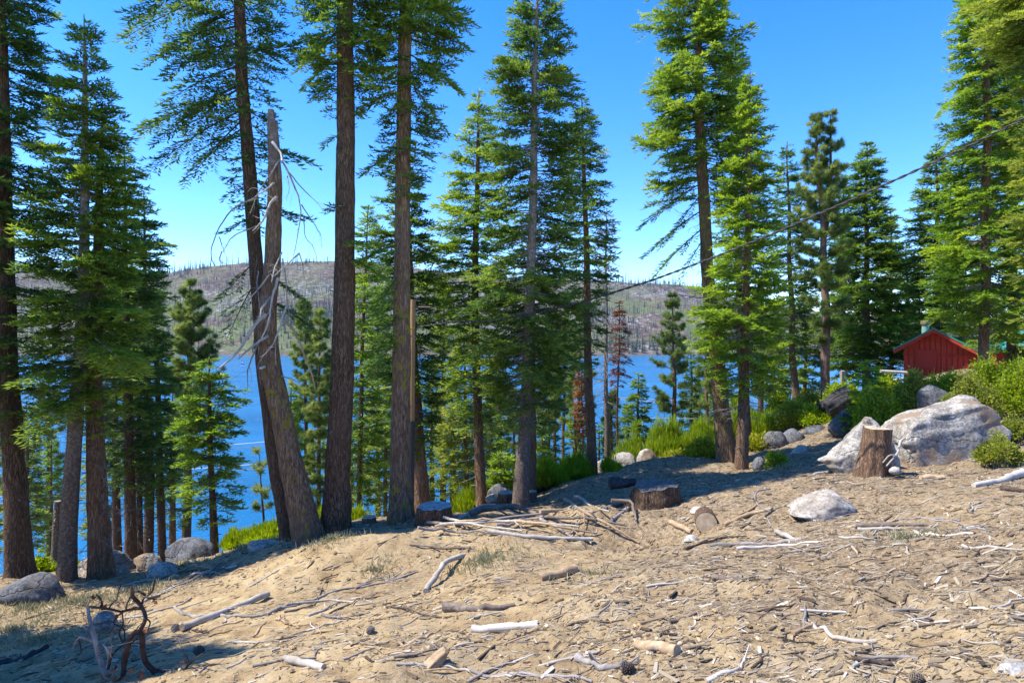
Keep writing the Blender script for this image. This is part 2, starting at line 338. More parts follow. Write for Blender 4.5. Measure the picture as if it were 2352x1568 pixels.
X, Y = np.meshgrid(lx, ly); i = np.arange(len(ly)-1)[:, None]*len(lx); j = np.arange(len(lx)-1)[None, :]
tag(MB().add(np.stack([X, Y, np.full_like(X, LAKE)], -1), np.stack([i+j, i+j+1, i+len(lx)+j+1, i+len(lx)+j], -1).reshape(-1, 4)).build('lake', M['lake_water']), kind='structure')
# ---------------------------------------------------------------- far hills
RP = np.array([(-1500, 640), (-400, 600), (0, 615), (300, 640), (372, 631), (430, 620), (477, 612), (560, 604), (660, 602), (760, 600), (840, 604), (1000, 622), (1200, 640), (1360, 644), (1450, 650), (1560, 655), (1640, 670), (1750, 700), (2000, 728), (2352, 742), (3600, 720)])
def hill_z(x, y):
    x = np.asarray(x, float); y = np.asarray(y, float); sh = x.shape; x = x.ravel(); y = y.ravel()
    ys = 1392+45*n2(x, x*0, 260, 3, 3); t_ = (y-ys)/(2450-ys)
    px = CX+x/np.maximum(y, 1)*F
    top = CZ+(CY-np.interp(px, RP[:, 0], RP[:, 1]))/F*2450
    tt = np.clip(t_, 0, 1); prof = tt**.92*(1-.16*np.sin(tt*math.pi))+.05*np.sin(tt*9+x/230)*tt*(1-tt)
    z = LAKE-1.5+(top-LAKE)*prof+np.clip(tt*4, 0, 1)*(17*n2(x*1.6, y, 190, 4, 4)*np.clip((1-tt)*5, .15, 1)+7*np.abs(n2(x, y, 46, 5, 3)))+np.clip(t_*60, 0, 1)*2.2
    return np.where(t_ > 1, z-(t_-1)*260, np.where(t_ < 0, LAKE-4+t_*30, z)).reshape(sh)
hx = axis_pts([(-3600, -1500, 60, 22), (-1500, 1400, 11, 11), (1400, 4200, 24, 70)]); hy = axis_pts([(1290, 1460, 9, 9), (1460, 2560, 11, 13), (2560, 3100, 40, 60)])
X, Y = np.meshgrid(hx, hy); Z = hill_z(X, Y); i = np.arange(len(hy)-1)[:, None]*len(hx); j = np.arange(len(hx)-1)[None, :]
t = NT('burnt_slope'); v = t.coord()
n1 = t.noise(v, .0045, 5, .6); nb = t.noise(v, .035, 6, .7); nr = t.noise(v, .07, 6, .75); ns = t.noise(v, .0030, 3, .5); pz = t.n('SeparateXYZ', {'Vector': v})
soil_ = t.ramp(nb, [(.36, (.052, .037, .026)), (.5, (.125, .089, .062)), (.62, (.205, .152, .108))])
green_ = t.ramp(nb, [(.3, (.075, .095, .03)), (.7, (.17, .185, .075))])
gm = t.math('MULTIPLY', t.ramp(n1, [(.44, t.g(0)), (.52, t.g(.95))]), t.n('MapRange', {'Value': pz.outputs[2], 'From Min': 120., 'From Max': 240., 'To Min': 1., 'To Max': .35}).outputs[0])
c = t.mix(gm, soil_, green_)
rock_ = t.ramp(nr, [(.40, (.04, .04, .043)), (.50, (.135, .13, .125)), (.60, (.33, .315, .295))])
c = t.mix(t.ramp(t.math('ADD', t.math('MULTIPLY', nr, .5), t.math('MULTIPLY', ns, .62)), [(.60, t.g(0)), (.64, t.g(.9))]), c, rock_)
shore = t.n('MapRange', {'Value': pz.outputs[2], 'From Min': -27., 'From Max': -20., 'To Min': .9, 'To Max': 0.}).outputs[0]
c = t.mix(shore, c, (.15, .12, .09))
M['burnt_slope'] = t.pbr(c, .95, t.bump(t.math('ADD', nb, t.math('MULTIPLY', nr, .5)), 9, 1.), .1)
tag(MB().add(np.stack([X, Y, Z], -1), np.stack([i+j, i+j+1, i+len(hx)+j+1, i+len(hx)+j], -1).reshape(-1, 4), smooth=True).build('hills', M['burnt_slope']), kind='structure')
# burnt trees of the far slope: about 300 as things, the rest as one mass
paint('snag', (.055, .054, .064), .9, .4, .5)
def snag_mb(mb, base, h, r, lean, n=5, q=rng):
    p = np.array([base+np.array((lean*h*u, 0, h*u)) for u in (0, .35, .7, 1.)]); tube(mb, p, [r, r*.8, r*.5, r*.15], n, smooth=False)
    for k in range(q.integers(2, 7)):
        u = q.uniform(.3, .95); a = q.uniform(0, 6.28); L = h*q.uniform(.03, .09)*(1.3-u); b = base+np.array((lean*h*u, 0, h*u))
        tube(mb, [b, b+np.array((math.cos(a)*L, math.sin(a)*L, L*q.uniform(-.2, .5)))], [r*.35, r*.12], 3, smooth=False)
snag_proto = []
for k in range(6):
    mb = MB(); snag_mb(mb, np.zeros(3), 28, .72, (-.03, .02, .05, 0, -.01, .01)[k]); snag_proto.append(mb.mesh('burnt_snag'))
    snag_proto[-1].materials.append(M['snag'])
# windows of the photograph through which the slope is seen
WIN = [(352, 585, 5), (645, 770, 4), (815, 905, 1.2), (955, 1090, 1.2), (1352, 1505, 5), (1505, 1640, 4)]
def slope_points(n, t0, t1, q):
    k = q.choice(len(WIN), n, p=np.array([(b-a)*w_ for a, b, w_ in WIN])/sum((b-a)*w_ for a, b, w_ in WIN))
    px = np.array([q.uniform(WIN[a][0], WIN[a][1]) for a in k]); y = 1440+(2455-1440)*q.uniform(t0, t1, n)
    x = (px-CX)/F*y; return x, y, hill_z(x, y)
q = np.random.default_rng(21)
x1, y1, z1 = slope_points(135, .955, 1.0, q); x2, y2, z2 = slope_points(165, .12, .8, q)
for k, (x, y, z) in enumerate(zip(np.r_[x1, x2], np.r_[y1, y2], np.r_[z1, z2])):
    o = bpy.data.objects.new('burnt_snag', snag_proto[k % 6]); SC.collection.objects.link(o)
    s = q.uniform(.6, 1.3)*(1.35 if k < 135 else 1.); o.location = (x, y, z-1.); o.rotation_euler = (0, 0, q.uniform(0, 6)); o.scale = (s*q.uniform(.8, 1.2),)*2+(s,)
    far_ = k < 135
    tag(o, 'thin bare burnt tree standing on the skyline ridge across the lake' if far_ else 'thin bare burnt tree standing on the hillside across the lake', 'burnt tree',
        'burnt trees on the skyline ridge' if far_ else 'burnt trees on the far hillside')
mb = MB(); n = 21000
yy = 1440+(2470-1440)*q.uniform(0, 1, n)**.85; xx = (q.uniform(-300, 2600, n)-CX)/F*yy; zz = hill_z(xx, yy)
keep = n2(xx, yy, 150, 31, 3) > .15-.75*q.uniform(0, 1, n)**2
for x, y, z in zip(xx[keep], yy[keep], zz[keep]):
    h = 26*q.uniform(.35, 1.3); r = q.uniform(.4, .85); a = q.uniform(-.04, .04); th = np.arange(4)*1.5708+q.uniform(0, 1.5)
    B = np.stack([x+r*np.cos(th), y+r*np.sin(th), np.full(4, z-1)], 1); V = np.vstack([B, [(x+a*h, y, z+h)]])
    mb.add(V, T=[(0, 1, 4), (1, 2, 4), (2, 3, 4), (3, 0, 4)])
tag(mb.build('burnt_forest', M['snag']), kind='stuff')
# living conifers along the far shore and in pockets of the slope: one far-off wood
leaf('far_fir', [(0, (.022, .045, .028)), (1, (.065, .095, .045))], .1)
mb = MB()
def far_fir(x, y, z, h):
    n_ = 7; base = h*.16
    for k in range(n_):
        u = k/n_; zc = z+h*(.12+.86*u); r = base*(1-u)**.8*q.uniform(.75, 1.25)+.2; m_ = 7; th = np.arange(m_)*6.283/m_+q.uniform(0, 1)
        rr = r*q.uniform(.6, 1.25, m_)
        V = np.vstack([np.stack([x+rr*np.cos(th), y+rr*np.sin(th), zc-r*q.uniform(.1, .5, m_)], 1), [(x, y, zc+h*.2)]])
        mb.add(V, T=[(a, (a+1) % m_, m_) for a in range(m_)], tint=q.uniform(0, 1))
    tube(mb, [(x, y, z-1), (x, y, z+h*.3)], [.5, .3], 4, tint=0)
n = 1500; yy = 1405+q.exponential(75, n); px_ = q.uniform(-300, 2600, n); xx = (px_-CX)/F*yy; zz = hill_z(xx, yy)
keep = (n2(xx, yy, 60, 33, 2) > -.05) & (zz > LAKE+1.5)
for x, y, z in zip(xx[keep], yy[keep], zz[keep]): far_fir(x, y, z, q.uniform(9, 24))
for (pa, pb, ya, yb, n) in ((640, 770, 1500, 1800, 110), (820, 1080, 1480, 1900, 160), (1440, 1600, 1420, 1500, 60), (1352, 1640, 1500, 2300, 45), (355, 480, 2350, 2455, 40), (1352, 1640, 2380, 2460, 40), (640, 840, 2400, 2460, 30), (1700, 2500, 1420, 2300, 300), (-300, 350, 1450, 2400, 150)):
    px_ = q.uniform(pa, pb, n); yy = q.uniform(ya, yb, n); xx = (px_-CX)/F*yy; zz = hill_z(xx, yy)
    for x, y, z in zip(xx, yy, zz): far_fir(x, y, z, q.uniform(11, 26))
tag(mb.build('shore_forest', M['far_fir']), kind='stuff')
# sailboats far out on the lake
def sailboat(px, py, d, label, cols, s=1.):
    b = P(px, py, d); b[2] = LAKE; r = thing('sailboat', b, label, 'sailboat')
    mb = MB(); xs = np.linspace(-1, 1, 9); rows = []
    for x in xs:
        wd = 1.15*(1-abs(x)**2.6*(.55 if x < 0 else 1.)); rows.append([(x*3.1*s, -wd*s, .75*s), (x*3.1*s, -wd*.55*s, -.1), (x*3.1*s, wd*.55*s, -.1), (x*3.1*s, wd*s, .75*s)])
    V = np.array(rows).reshape(-1, 3); i = np.arange(8)[:, None]*4; j = np.arange(4)[None, :]
    mb.add(V, np.stack([i+j, i+(j+1) % 4, i+4+(j+1) % 4, i+4+j], -1).reshape(-1, 4)); mb.add(V[:4], [(0, 1, 2, 3)]); mb.add(V[-4:], [(3, 2, 1, 0)]); mb.build('hull', M['sail_white'], r)
    mb = MB(); tube(mb, [(.3*s, 0, .6*s), (.3*s, 0, 9.2*s)], .09*s, 6); tube(mb, [(.3*s, 0, 1.7*s), (-2.7*s, .3*s, 1.7*s)], .07*s, 6); mb.build('mast', M['wire_silver'], r)
    def sail(nm, lev, foot):
        mb = MB()
        def wx(u): return foot*(1-u)**.8
        for k, (a, b_) in enumerate(zip(lev[:-1], lev[1:])):
            us = np.linspace(a, b_, 4); V = []
            for u in us:
                for c_ in (0, .5, 1): V.append(((.3-.1-wx(u)*c_)*s if foot > 0 else (.5-wx(u)*c_)*s, (.12+.35*math.sin(c_*3.14)*(1-u))*s, (1.9+7.0*u)*s))
            V = np.array(V); V2 = V+np.array((0, .04, 0))
            Q = [(r_*3+c_, r_*3+c_+1, r_*3+c_+4, r_*3+c_+3) for r_ in range(3) for c_ in range(2)]
            mb.add(V, Q, mat=k); mb.add(V2, Q, mat=k)
        mb.build(nm, [M[c_] for c_ in cols], r)
    sail('mainsail', (0, .33, .68, 1.), 2.7); sail('jib', (0, .3, .5, .72), -2.2)
sailboat(557, 838, 800, 'tiny sailboat on the lake with a red, white and blue sail', ('sail_blue', 'sail_white', 'sail_red'), .9)
sailboat(1572, 866, 560, 'tiny all-white sailboat on the lake between the right-hand pines', ('sail_white',)*3, .42)
# ---------------------------------------------------------------- trees
def nrm(v): return v/(np.linalg.norm(v, axis=-1, keepdims=True)+1e-9)
def kites(mb, pos, d, ln, hw, tint, q, mat=0, rollsd=.5, curl=.12):
    up = np.array((0, 0, 1.)); s = nrm(np.cross(d, up)+q.normal(0, .08, d.shape)); u = np.cross(s, d)
    r = q.normal(0, rollsd, len(pos))[:, None]; wv = s*np.cos(r)+u*np.sin(r); uv = u*np.cos(r)-s*np.sin(r)
    ln = np.broadcast_to(ln, len(pos))[:, None]; hw = np.broadcast_to(hw, len(pos))[:, None]
    mid = pos+d*ln*.42; V = np.stack([pos, mid+wv*hw-uv*hw*.25, pos+d*ln+uv*ln*curl, mid-wv*hw-uv*hw*.25], 1)
    mb.add(V.reshape(-1, 3), np.arange(len(pos)*4).reshape(-1, 4), mat=mat, tint=np.clip(tint, 0, 1))
def wood_tubes(mb, Pth, r0, r1, mat=1, n=3):
    """B paths of m points as thin tubes, Pth (B, m, 3)"""
    B, m, _ = Pth.shape; t_ = nrm(np.gradient(Pth, axis=1)); a = nrm(np.cross(t_, np.array((0.03, .02, 1.)))); b = np.cross(t_, a)
    rr = np.asarray(r0)[:, None]+(np.asarray(r1)-np.asarray(r0))[:, None]*np.linspace(0, 1, m)[None]
    th = np.arange(n)*2*math.pi/n
    V = Pth[:, :, None]+rr[:, :, None, None]*(a[:, :, None]*np.cos(th)[:, None]+b[:, :, None]*np.sin(th)[:, None])
    i = np.arange(B)[:, None, None]*m*n+np.arange(m-1)[None, :, None]*n; j = np.arange(n)[None, None]; k = (j+1) % n
    mb.add(V.reshape(-1, 3), np.stack([i+j, i+k, i+n+k, i+n+j], -1).reshape(-1, 4), mat=mat, tint=.5, smooth=True)
NQ = []
def fir_crown(mb, ax, ar, z0, z1, rad, q, sc=1., bpm=22., dens=1., up=.5, low=-.28, droop=.0, tint0=0., gap=.15, tw=1., skip=None):
    H = z1-z0; B = max(10, int(H*bpm)); u = (np.arange(B)+q.uniform(-.5, .5, B))/B; u = np.clip(u, 0, .995)
    wh = max(6, int(H/(.46*max(1, sc)**.3))); u = np.where(q.random(B) < .72, np.round(u*wh)/wh+q.normal(0, .15/wh, B), u); u = np.clip(u, 0, .995)
    az = q.uniform(0, 2*math.pi, B); az = (np.arange(B)*2.39996+q.normal(0, .5, B)) % (2*math.pi)
    z = z0+H*u; L = rad(z, az)*np.clip(q.normal(.96, .22, B), .35, 1.3)
    if gap: L = L*np.clip(.86+gap*vn(np.stack([np.cos(az)*1.3, np.sin(az)*1.3, z*.9/sc**.5], 1), int(q.integers(1000))), .25, 1.15)
    if skip is not None: k = skip(z, az, q); u, az, z, L = u[k], az[k], z[k], L[k]
    k = L > .06; u, az, z, L = u[k], az[k], z[k], L[k]; B = len(L)
    s0 = low+(up-low)*u**1.5+q.normal(0, .10, B)-droop*(1-u); cv = .22*(1-u)-.10*u+droop*.25+q.normal(0, .07, B); sag = -.22*(1-u*.7)
    hd = np.stack([np.cos(az), np.sin(az), np.zeros(B)], 1); pd = np.stack([-np.sin(az), np.cos(az), np.zeros(B)], 1); bend = q.normal(0, .12, B)
    org = ax(z)+hd*ar(z)[:, None]*.6
    def bp(i, t): return org[i]+hd[i]*(L[i]*t)[:, None]+pd[i]*(bend[i]*L[i]*t*t)[:, None]+np.stack([0*t, 0*t, L[i]*(s0[i]*t+sag[i]*t*t+(cv[i]-sag[i]*.6)*t**3)], 1)
    m = 7; T = np.linspace(0, 1, m); I = np.repeat(np.arange(B), m); PB = bp(I, np.tile(T, B)).reshape(B, m, 3)
    wood_tubes(mb, PB, np.minimum(.010*L+.004, .035)*sc**.3, np.full(B, .003*sc))
    # secondary sprays
    ssp = .088*sc**.55/dens; tmin = np.clip(.12+.22*(1-u), .08, .4)
    ns = np.maximum(3, (L*(1-tmin)/ssp*1.7).astype(int)); I = np.repeat(np.arange(B), ns); off = np.arange(len(I))-np.repeat(np.cumsum(ns)-ns, ns)
    t = tmin[I]+(1-tmin[I])*(off+q.uniform(0, 1, len(I)))/ns[I]; side = np.where(off % 2 == 0, 1., -1.)
    l2 = (L[I]*.46*np.minimum(1, (t-tmin[I])/.22+.35)*(1-t)**.72+.10*sc**.5)*q.uniform(.6, 1.2, len(I)); l2 = np.minimum(l2, .85*sc**.3)
    al = np.radians(58-26*t+q.normal(0, 9, len(I))); sl = s0[I]+2*sag[I]*t+3*(cv[I]-sag[I]*.6)*t*t
    d2 = nrm(hd[I]*np.cos(al)[:, None]+pd[I]*(side*np.sin(al)+2*bend[I]*t)[:, None]+np.stack([0*t, 0*t, sl*np.cos(al)*.9-.13+q.normal(0, .17, len(I))], 1))
    p2 = bp(I, t)
    # twiglets
    tsp = .036*sc**.66*tw/dens; nt = np.maximum(2, (l2/tsp*1.9).astype(int)); J = np.repeat(np.arange(len(I)), nt); o3 = np.arange(len(J))-np.repeat(np.cumsum(nt)-nt, nt)
    s = (o3+q.uniform(.1, 1, len(J)))/nt[J]; sd = np.where(o3 % 2 == 0, 1., -1.); last = o3 == nt[J]-1
    n2_ = nrm(np.cross(d2[J], np.array((0, 0, 1.)))); be = np.radians(np.where(last, 4, 46-14*s)+q.normal(0, 9, len(J)))
    d3 = nrm(d2[J]*np.cos(be)[:, None]+n2_*(sd*np.sin(be))[:, None]+np.stack([0*s, 0*s, .10+q.normal(0, .22, len(J))], 1))
    p3 = p2[J]+d2[J]*(s*l2[J])[:, None]-np.stack([0*s, 0*s, .18*l2[J]*s*s], 1)
    ln = .14*sc**.66*tw*(1-.35*s)*q.uniform(.7, 1.25, len(J)); hw = .0175*sc**.66*tw*q.uniform(.75, 1.25, len(J))
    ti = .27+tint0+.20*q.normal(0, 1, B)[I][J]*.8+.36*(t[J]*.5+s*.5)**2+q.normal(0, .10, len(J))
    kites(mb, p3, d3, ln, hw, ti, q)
    NQ.append(len(J)); return len(J)
def pine_crown(mb, ax, ar, z0, z1, rad, q, sc=1., bpm=4., dens=1., up=.9, low=.05, tint0=0.):
    H = z1-z0; B = max(8, int(H*bpm)); u = np.clip((np.arange(B)+q.uniform(-.6, .6, B))/B, 0, .98); wh = max(4, int(H/.8)); u = np.where(q.random(B) < .7, np.round(u*wh)/wh+q.normal(0, .1/wh, B), u); u = np.clip(u, 0, .985)
    az = (np.arange(B)*2.39996+q.normal(0, .6, B)) % 6.2832; z = z0+H*u; L = np.maximum(rad(z, az)*q.uniform(.6, 1.15, B), .12)
    s0 = low+(up-low)*u+q.normal(0, .13, B); cv = .25+q.normal(0, .1, B)
    hd = np.stack([np.cos(az), np.sin(az), np.zeros(B)], 1); pd = np.stack([-np.sin(az), np.cos(az), np.zeros(B)], 1); org = ax(z)+hd*ar(z)[:, None]*.5; bend = q.normal(0, .15, B)
    def bp(i, t): return org[i]+hd[i]*(L[i]*t)[:, None]+pd[i]*(bend[i]*L[i]*t*t)[:, None]+np.stack([0*t, 0*t, L[i]*(s0[i]*t+(cv[i]-.25)*t*t+.2*t**3)], 1)
    T = np.linspace(0, 1, 7); wood_tubes(mb, bp(np.repeat(np.arange(B), 7), np.tile(T, B)).reshape(B, 7, 3), .012*L+.008*sc**.5, np.full(B, .005*sc**.6), n=4)
    ssp = .20*sc**.5/dens; ns = np.maximum(2, (L*.75/ssp*2).astype(int)); I = np.repeat(np.arange(B), ns); off = np.arange(len(I))-np.repeat(np.cumsum(ns)-ns, ns)
    t = .2+.8*(off+q.uniform(0, 1, len(I)))/ns[I]; lastb = off == ns[I]-1; t = np.where(lastb, 1., t); side = np.where(off % 2 == 0, 1., -1.)
    l2 = np.where(lastb, .03, (L[I]*.30*(1-t)+.12*sc**.4)*q.uniform(.5, 1.3, len(I))); al = np.radians(q.normal(48, 14, len(I)))
    d2 = nrm(hd[I]*np.cos(al)[:, None]+pd[I]*(side*np.sin(al))[:, None]+np.stack([0*t, 0*t, .30+s0[I]*.4+q.normal(0, .22, len(I))], 1)); p2 = bp(I, t); e2 = p2+d2*l2[:, None]
    wood_tubes(mb, np.stack([p2, (p2+e2)/2-np.array((0, 0, .01)), e2], 1), np.full(len(I), .006*sc**.6), np.full(len(I), .004*sc**.6))
    # tufts: two along each shoot, needles all round
    nn = int(46*dens); J = np.repeat(np.arange(len(I)), nn*2); k = np.tile(np.arange(nn*2), len(I)); f = np.where(k < nn, 1., .45)
    d3 = nrm(d2[J]*q.uniform(.1, 1.1, len(J))[:, None]+nrm(q.normal(0, 1, (len(J), 3)))*.95+np.array((0, 0, .18)))
    p3 = p2[J]+(e2-p2)[J]*f[:, None]-d2[J]*q.uniform(0, .06*sc**.5, len(J))[:, None]
    ti = .35+tint0+.16*q.normal(0, 1, B)[I][J]+.12*q.normal(0, 1, len(I))[J]+q.normal(0, .08, len(J))
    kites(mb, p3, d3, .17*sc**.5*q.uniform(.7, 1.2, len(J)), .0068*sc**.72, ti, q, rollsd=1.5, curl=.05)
def bare_twigs(mb, ax, ar, z0, z1, q, n, L0, sc=1., mat=1, slope=-.35):
    z = q.uniform(z0, z1, n); az = q.uniform(0, 6.2832, n); L = L0*q.uniform(.3, 1.15, n); hd = np.stack([np.cos(az), np.sin(az), 0*az], 1)
    T = np.linspace(0, 1, 6); sl = slope+q.normal(0, .22, n); wob = q.normal(0, .05, (n, 6, 3))*np.linspace(0, 1, 6)[None, :, None]*L[:, None, None]
    Pth = (ax(z)+hd*ar(z)[:, None]*.7)[:, None]+hd[:, None]*(L[:, None]*T)[..., None]+np.stack([0*T[None]*L[:, None], 0*T[None]*L[:, None], L[:, None]*(sl[:, None]*T+.12*T**2)], -1)+wob
    wood_tubes(mb, Pth, np.full(n, .008*sc), np.full(n, .002*sc), mat)
    I = np.repeat(np.arange(n), 4); tt = q.uniform(.3, .95, len(I)); a = Pth[I, (tt*5).astype(int)]; d = nrm(hd[I]+q.normal(0, .7, (len(I), 3))); l = L[I]*q.uniform(.1, .35, len(I))
    wood_tubes(mb, np.stack([a, a+d*l[:, None]*.5, a+d*l[:, None]-np.array((0, 0, .03))], 1), np.full(len(I), .004*sc), np.full(len(I), .0015*sc), mat)
TREE_BASES = []
def tree(name, label, cat, d, tr, crown=None, kind='fir', mat='fir', bk='bark_brown', seed=0, group=None, bare=None, extra=None, flare=1.28, nseg=None, **kw):
    """tr: trunk [(px, py, width px)] from the top down; crown: [(py, left px, right px)] from the top down, all at distance d"""
    q = np.random.default_rng(1000+seed); W = np.array([P(x, y, d) for x, y, _ in tr]); r = np.array([w_/2/F*d for *_, w_ in tr])
    bx, by = W[-1, 0], d; g_ = gz(bx, by)
    if W[-1, 2] > g_: W = np.vstack([W, [bx, by, g_-.25]]); r = np.r_[r, r[-1]*1.15]
    else: W = np.vstack([W, [bx, by, W[-1, 2]-.35]]); r = np.r_[r, r[-1]*1.05]
    base = np.array((bx, by, g_)); root = thing(name, base, label, cat, group)
    TREE_BASES.append((bx, by, r[-1]))
    zs = W[::-1, 2]; xs = W[::-1, 0]; rs = r[::-1]
    wob = lambda z: .018*d/13*np.sin(z*1.3+seed)
    ax = lambda z: np.stack([np.interp(z, zs, xs)+wob(z)*.4, d+wob(z+2), z], 1)
    ar = lambda z: np.interp(z, zs, rs)
    # trunk
    mb = MB(); n = nseg or int(np.clip(r[-1]*2/d*F*.55, 6, 40)); rows = int(np.clip((zs[-1]-zs[0])/(.16 if d < 20 else .5), 8, 150))
    zz = zs[0]+(zs[-1]-zs[0])*np.linspace(0, 1, rows)**1.15; pts = ax(zz)
    fl = lambda u, th: 1+(flare-1)*np.exp(-(zz[:, None]-g_).clip(0)/(.28+r[-1]*.6))*(.55+.45*np.cos(th*5+seed)*np.cos(th*2+seed*.7))
    tube(mb, pts, ar(zz), n, noise=.07 if d < 20 else .05, nsc=7 if d < 20 else 3, seed=seed, lobes=fl, cap=1)
    if d < 20:
        ns_ = int(q.integers(7, 15)); zq = q.uniform(g_+.6, min(zs[-1], 5), ns_); aq = q.uniform(0, 6.28, ns_); L_ = q.uniform(.05, .28, ns_); hq = np.stack([np.cos(aq), np.sin(aq), q.uniform(-.5, .3, ns_)], 1); oq = ax(zq)+hq*ar(zq)[:, None]*.8
        wood_tubes(mb, np.stack([oq, oq+hq*(L_*.5)[:, None], oq+hq*L_[:, None]+q.normal(0, .02, (ns_, 3))], 1), np.full(ns_, .016), np.full(ns_, .006), 1, 4)
    mb.build('trunk', [M[bk], M['wood_grey']], root, base)
    # crown
    if crown is not None:
        cz = np.array([CZ-(c[0]-CY)/F*d for c in crown])[::-1]; cl = np.array([c[1] for c in crown])[::-1]/F*d; cr = np.array([c[2] for c in crown])[::-1]/F*d
        def rad(z, az):
            l_, r_ = np.interp(z, cz, cl), np.interp(z, cz, cr); c = np.cos(az); lr = np.where(c > 0, r_, l_)
            return lr*c*c+(l_+r_)/2*(1-c*c)
        mb = MB(); sc = max(.9, d/13.)
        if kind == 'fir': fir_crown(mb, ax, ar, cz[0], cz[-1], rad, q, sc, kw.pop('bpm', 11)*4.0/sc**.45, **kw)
        else: pine_crown(mb, ax, ar, cz[0], cz[-1], rad, q, sc, kw.pop('bpm', 5)*1.7/sc**.35, **kw)
        if bare: 
            for (ya, yb, n_, Lp) in bare: bare_twigs(mb, ax, ar, CZ-(yb-CY)/F*d, CZ-(ya-CY)/F*d, q, n_, Lp/F*d, sc)
        if extra: extra(mb, ax, ar, q, d, sc)
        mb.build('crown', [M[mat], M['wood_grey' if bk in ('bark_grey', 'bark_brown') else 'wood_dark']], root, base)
    return root
def boughs(mb, ax, ar, q, d, sc, items, dens=1., tint0=0.):
    """single big boughs: (py at the trunk, px tip, py tip, depth offset of the tip)"""
    for (py, tx, ty, dy) in items:
        z = CZ-(py-CY)/F*d; o = ax(np.array([z]))[0]; tip = P(tx, ty, d+dy); v = tip-o; L = float(np.hypot(v[0], v[1])); az = math.atan2(v[1], v[0]); slope = v[2]/L
        zz = np.array([z])
        B = 1; hd = np.array([[math.cos(az), math.sin(az), 0]]); pd = np.array([[-math.sin(az), math.cos(az), 0]])
        T = np.linspace(0, 1, 9); wood_tubes(mb, (o+hd[0]*(L*T)[:, None]+np.stack([0*T, 0*T, L*(slope*T+.22*T*(1-T))], 1))[None], np.array([.006*L+.012]), np.array([.003]), n=5)
        ns = max(6, int(L/.095*1.5*dens)); t = np.linspace(.22, 1, ns); side = np.where(np.arange(ns) % 2 == 0, 1., -1.); al = np.radians(62-26*t+q.normal(0, 9, ns))
        l2 = np.minimum(L*.42*np.minimum(1, (t-.2)/.2+.3)*(1-t)**.6+.12, .85)*q.uniform(.6, 1.2, ns)
        p2 = o+hd*(L*t)[:, None]+np.stack([0*t, 0*t, L*(slope*t+.22*t*(1-t))], 1)
        d2 = nrm(hd*np.cos(al)[:, None]+pd*(side*np.sin(al))[:, None]+np.stack([0*t, 0*t, slope*.5-.15+q.normal(0, .15, ns)], 1))
        nt = np.maximum(3, (l2/.042*1.9*dens).astype(int)); J = np.repeat(np.arange(ns), nt); o3 = np.arange(len(J))-np.repeat(np.cumsum(nt)-nt, nt); s = (o3+q.uniform(.1, 1, len(J)))/nt[J]; sd = np.where(o3 % 2 == 0, 1., -1.)
        nn = nrm(np.cross(d2[J], np.array((0, 0, 1.)))); be = np.radians(46-14*s+q.normal(0, 9, len(J)))
        d3 = nrm(d2[J]*np.cos(be)[:, None]+nn*(sd*np.sin(be))[:, None]+np.stack([0*s, 0*s, .06+q.normal(0, .16, len(J))], 1)); p3 = p2[J]+d2[J]*(s*l2[J])[:, None]-np.stack([0*s, 0*s, .2*l2[J]*s*s], 1)
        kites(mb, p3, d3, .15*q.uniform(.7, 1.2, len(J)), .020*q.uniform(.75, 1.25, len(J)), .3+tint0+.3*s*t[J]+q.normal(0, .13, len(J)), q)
def BX(items, **k): return lambda mb, ax, ar, q, d, sc: boughs(mb, ax, ar, q, d, sc, items, **k)
# ---- left edge
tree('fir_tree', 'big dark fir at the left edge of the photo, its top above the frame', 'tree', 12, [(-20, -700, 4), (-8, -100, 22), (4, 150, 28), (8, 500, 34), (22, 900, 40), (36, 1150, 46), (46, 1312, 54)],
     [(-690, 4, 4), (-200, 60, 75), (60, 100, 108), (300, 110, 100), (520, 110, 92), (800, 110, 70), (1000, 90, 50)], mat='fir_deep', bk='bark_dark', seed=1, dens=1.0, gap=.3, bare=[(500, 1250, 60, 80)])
tree('fir_tree', 'slender fir with a pale trunk showing up its crown, second from left', 'tree', 12, [(192, 32, 2), (195, 150, 9), (196, 400, 17), (192, 600, 21), (186, 800, 26), (172, 1000, 31), (160, 1150, 34), (152, 1328, 38)],
     [(36, 2, 2), (90, 28, 32), (160, 52, 58), (260, 72, 78), (400, 95, 105), (560, 110, 112), (700, 118, 100), (860, 110, 70), (960, 60, 40)], mat='fir', bk='bark_grey', seed=2, bpm=9, gap=.3, tint0=.08, bare=[(600, 1150, 50, 90)],
     extra=BX([(840, 40, 880, -.9), (900, 60, 1010, -1.2), (760, 300, 860, -1.)], tint0=.2))
tree('fir_tree', 'fir with a thick furrowed trunk right of the slender pale-trunked one', 'tree', 12.3, [(236, 240, 2), (230, 420, 14), (222, 700, 26), (215, 850, 32), (222, 1100, 40), (232, 1332, 50)],
     [(240, 2, 2), (330, 30, 55), (450, 60, 80), (600, 80, 95), (760, 85, 105), (900, 80, 75), (990, 40, 35)], mat='fir', bk='bark_brown', seed=3, bpm=8, gap=.35, bare=[(820, 1280, 90, 85)], tint0=.1,
     extra=BX([(800, 320, 850, -.7), (840, 150, 960, -.9), (720, 310, 720, -.8)], tint0=.3))
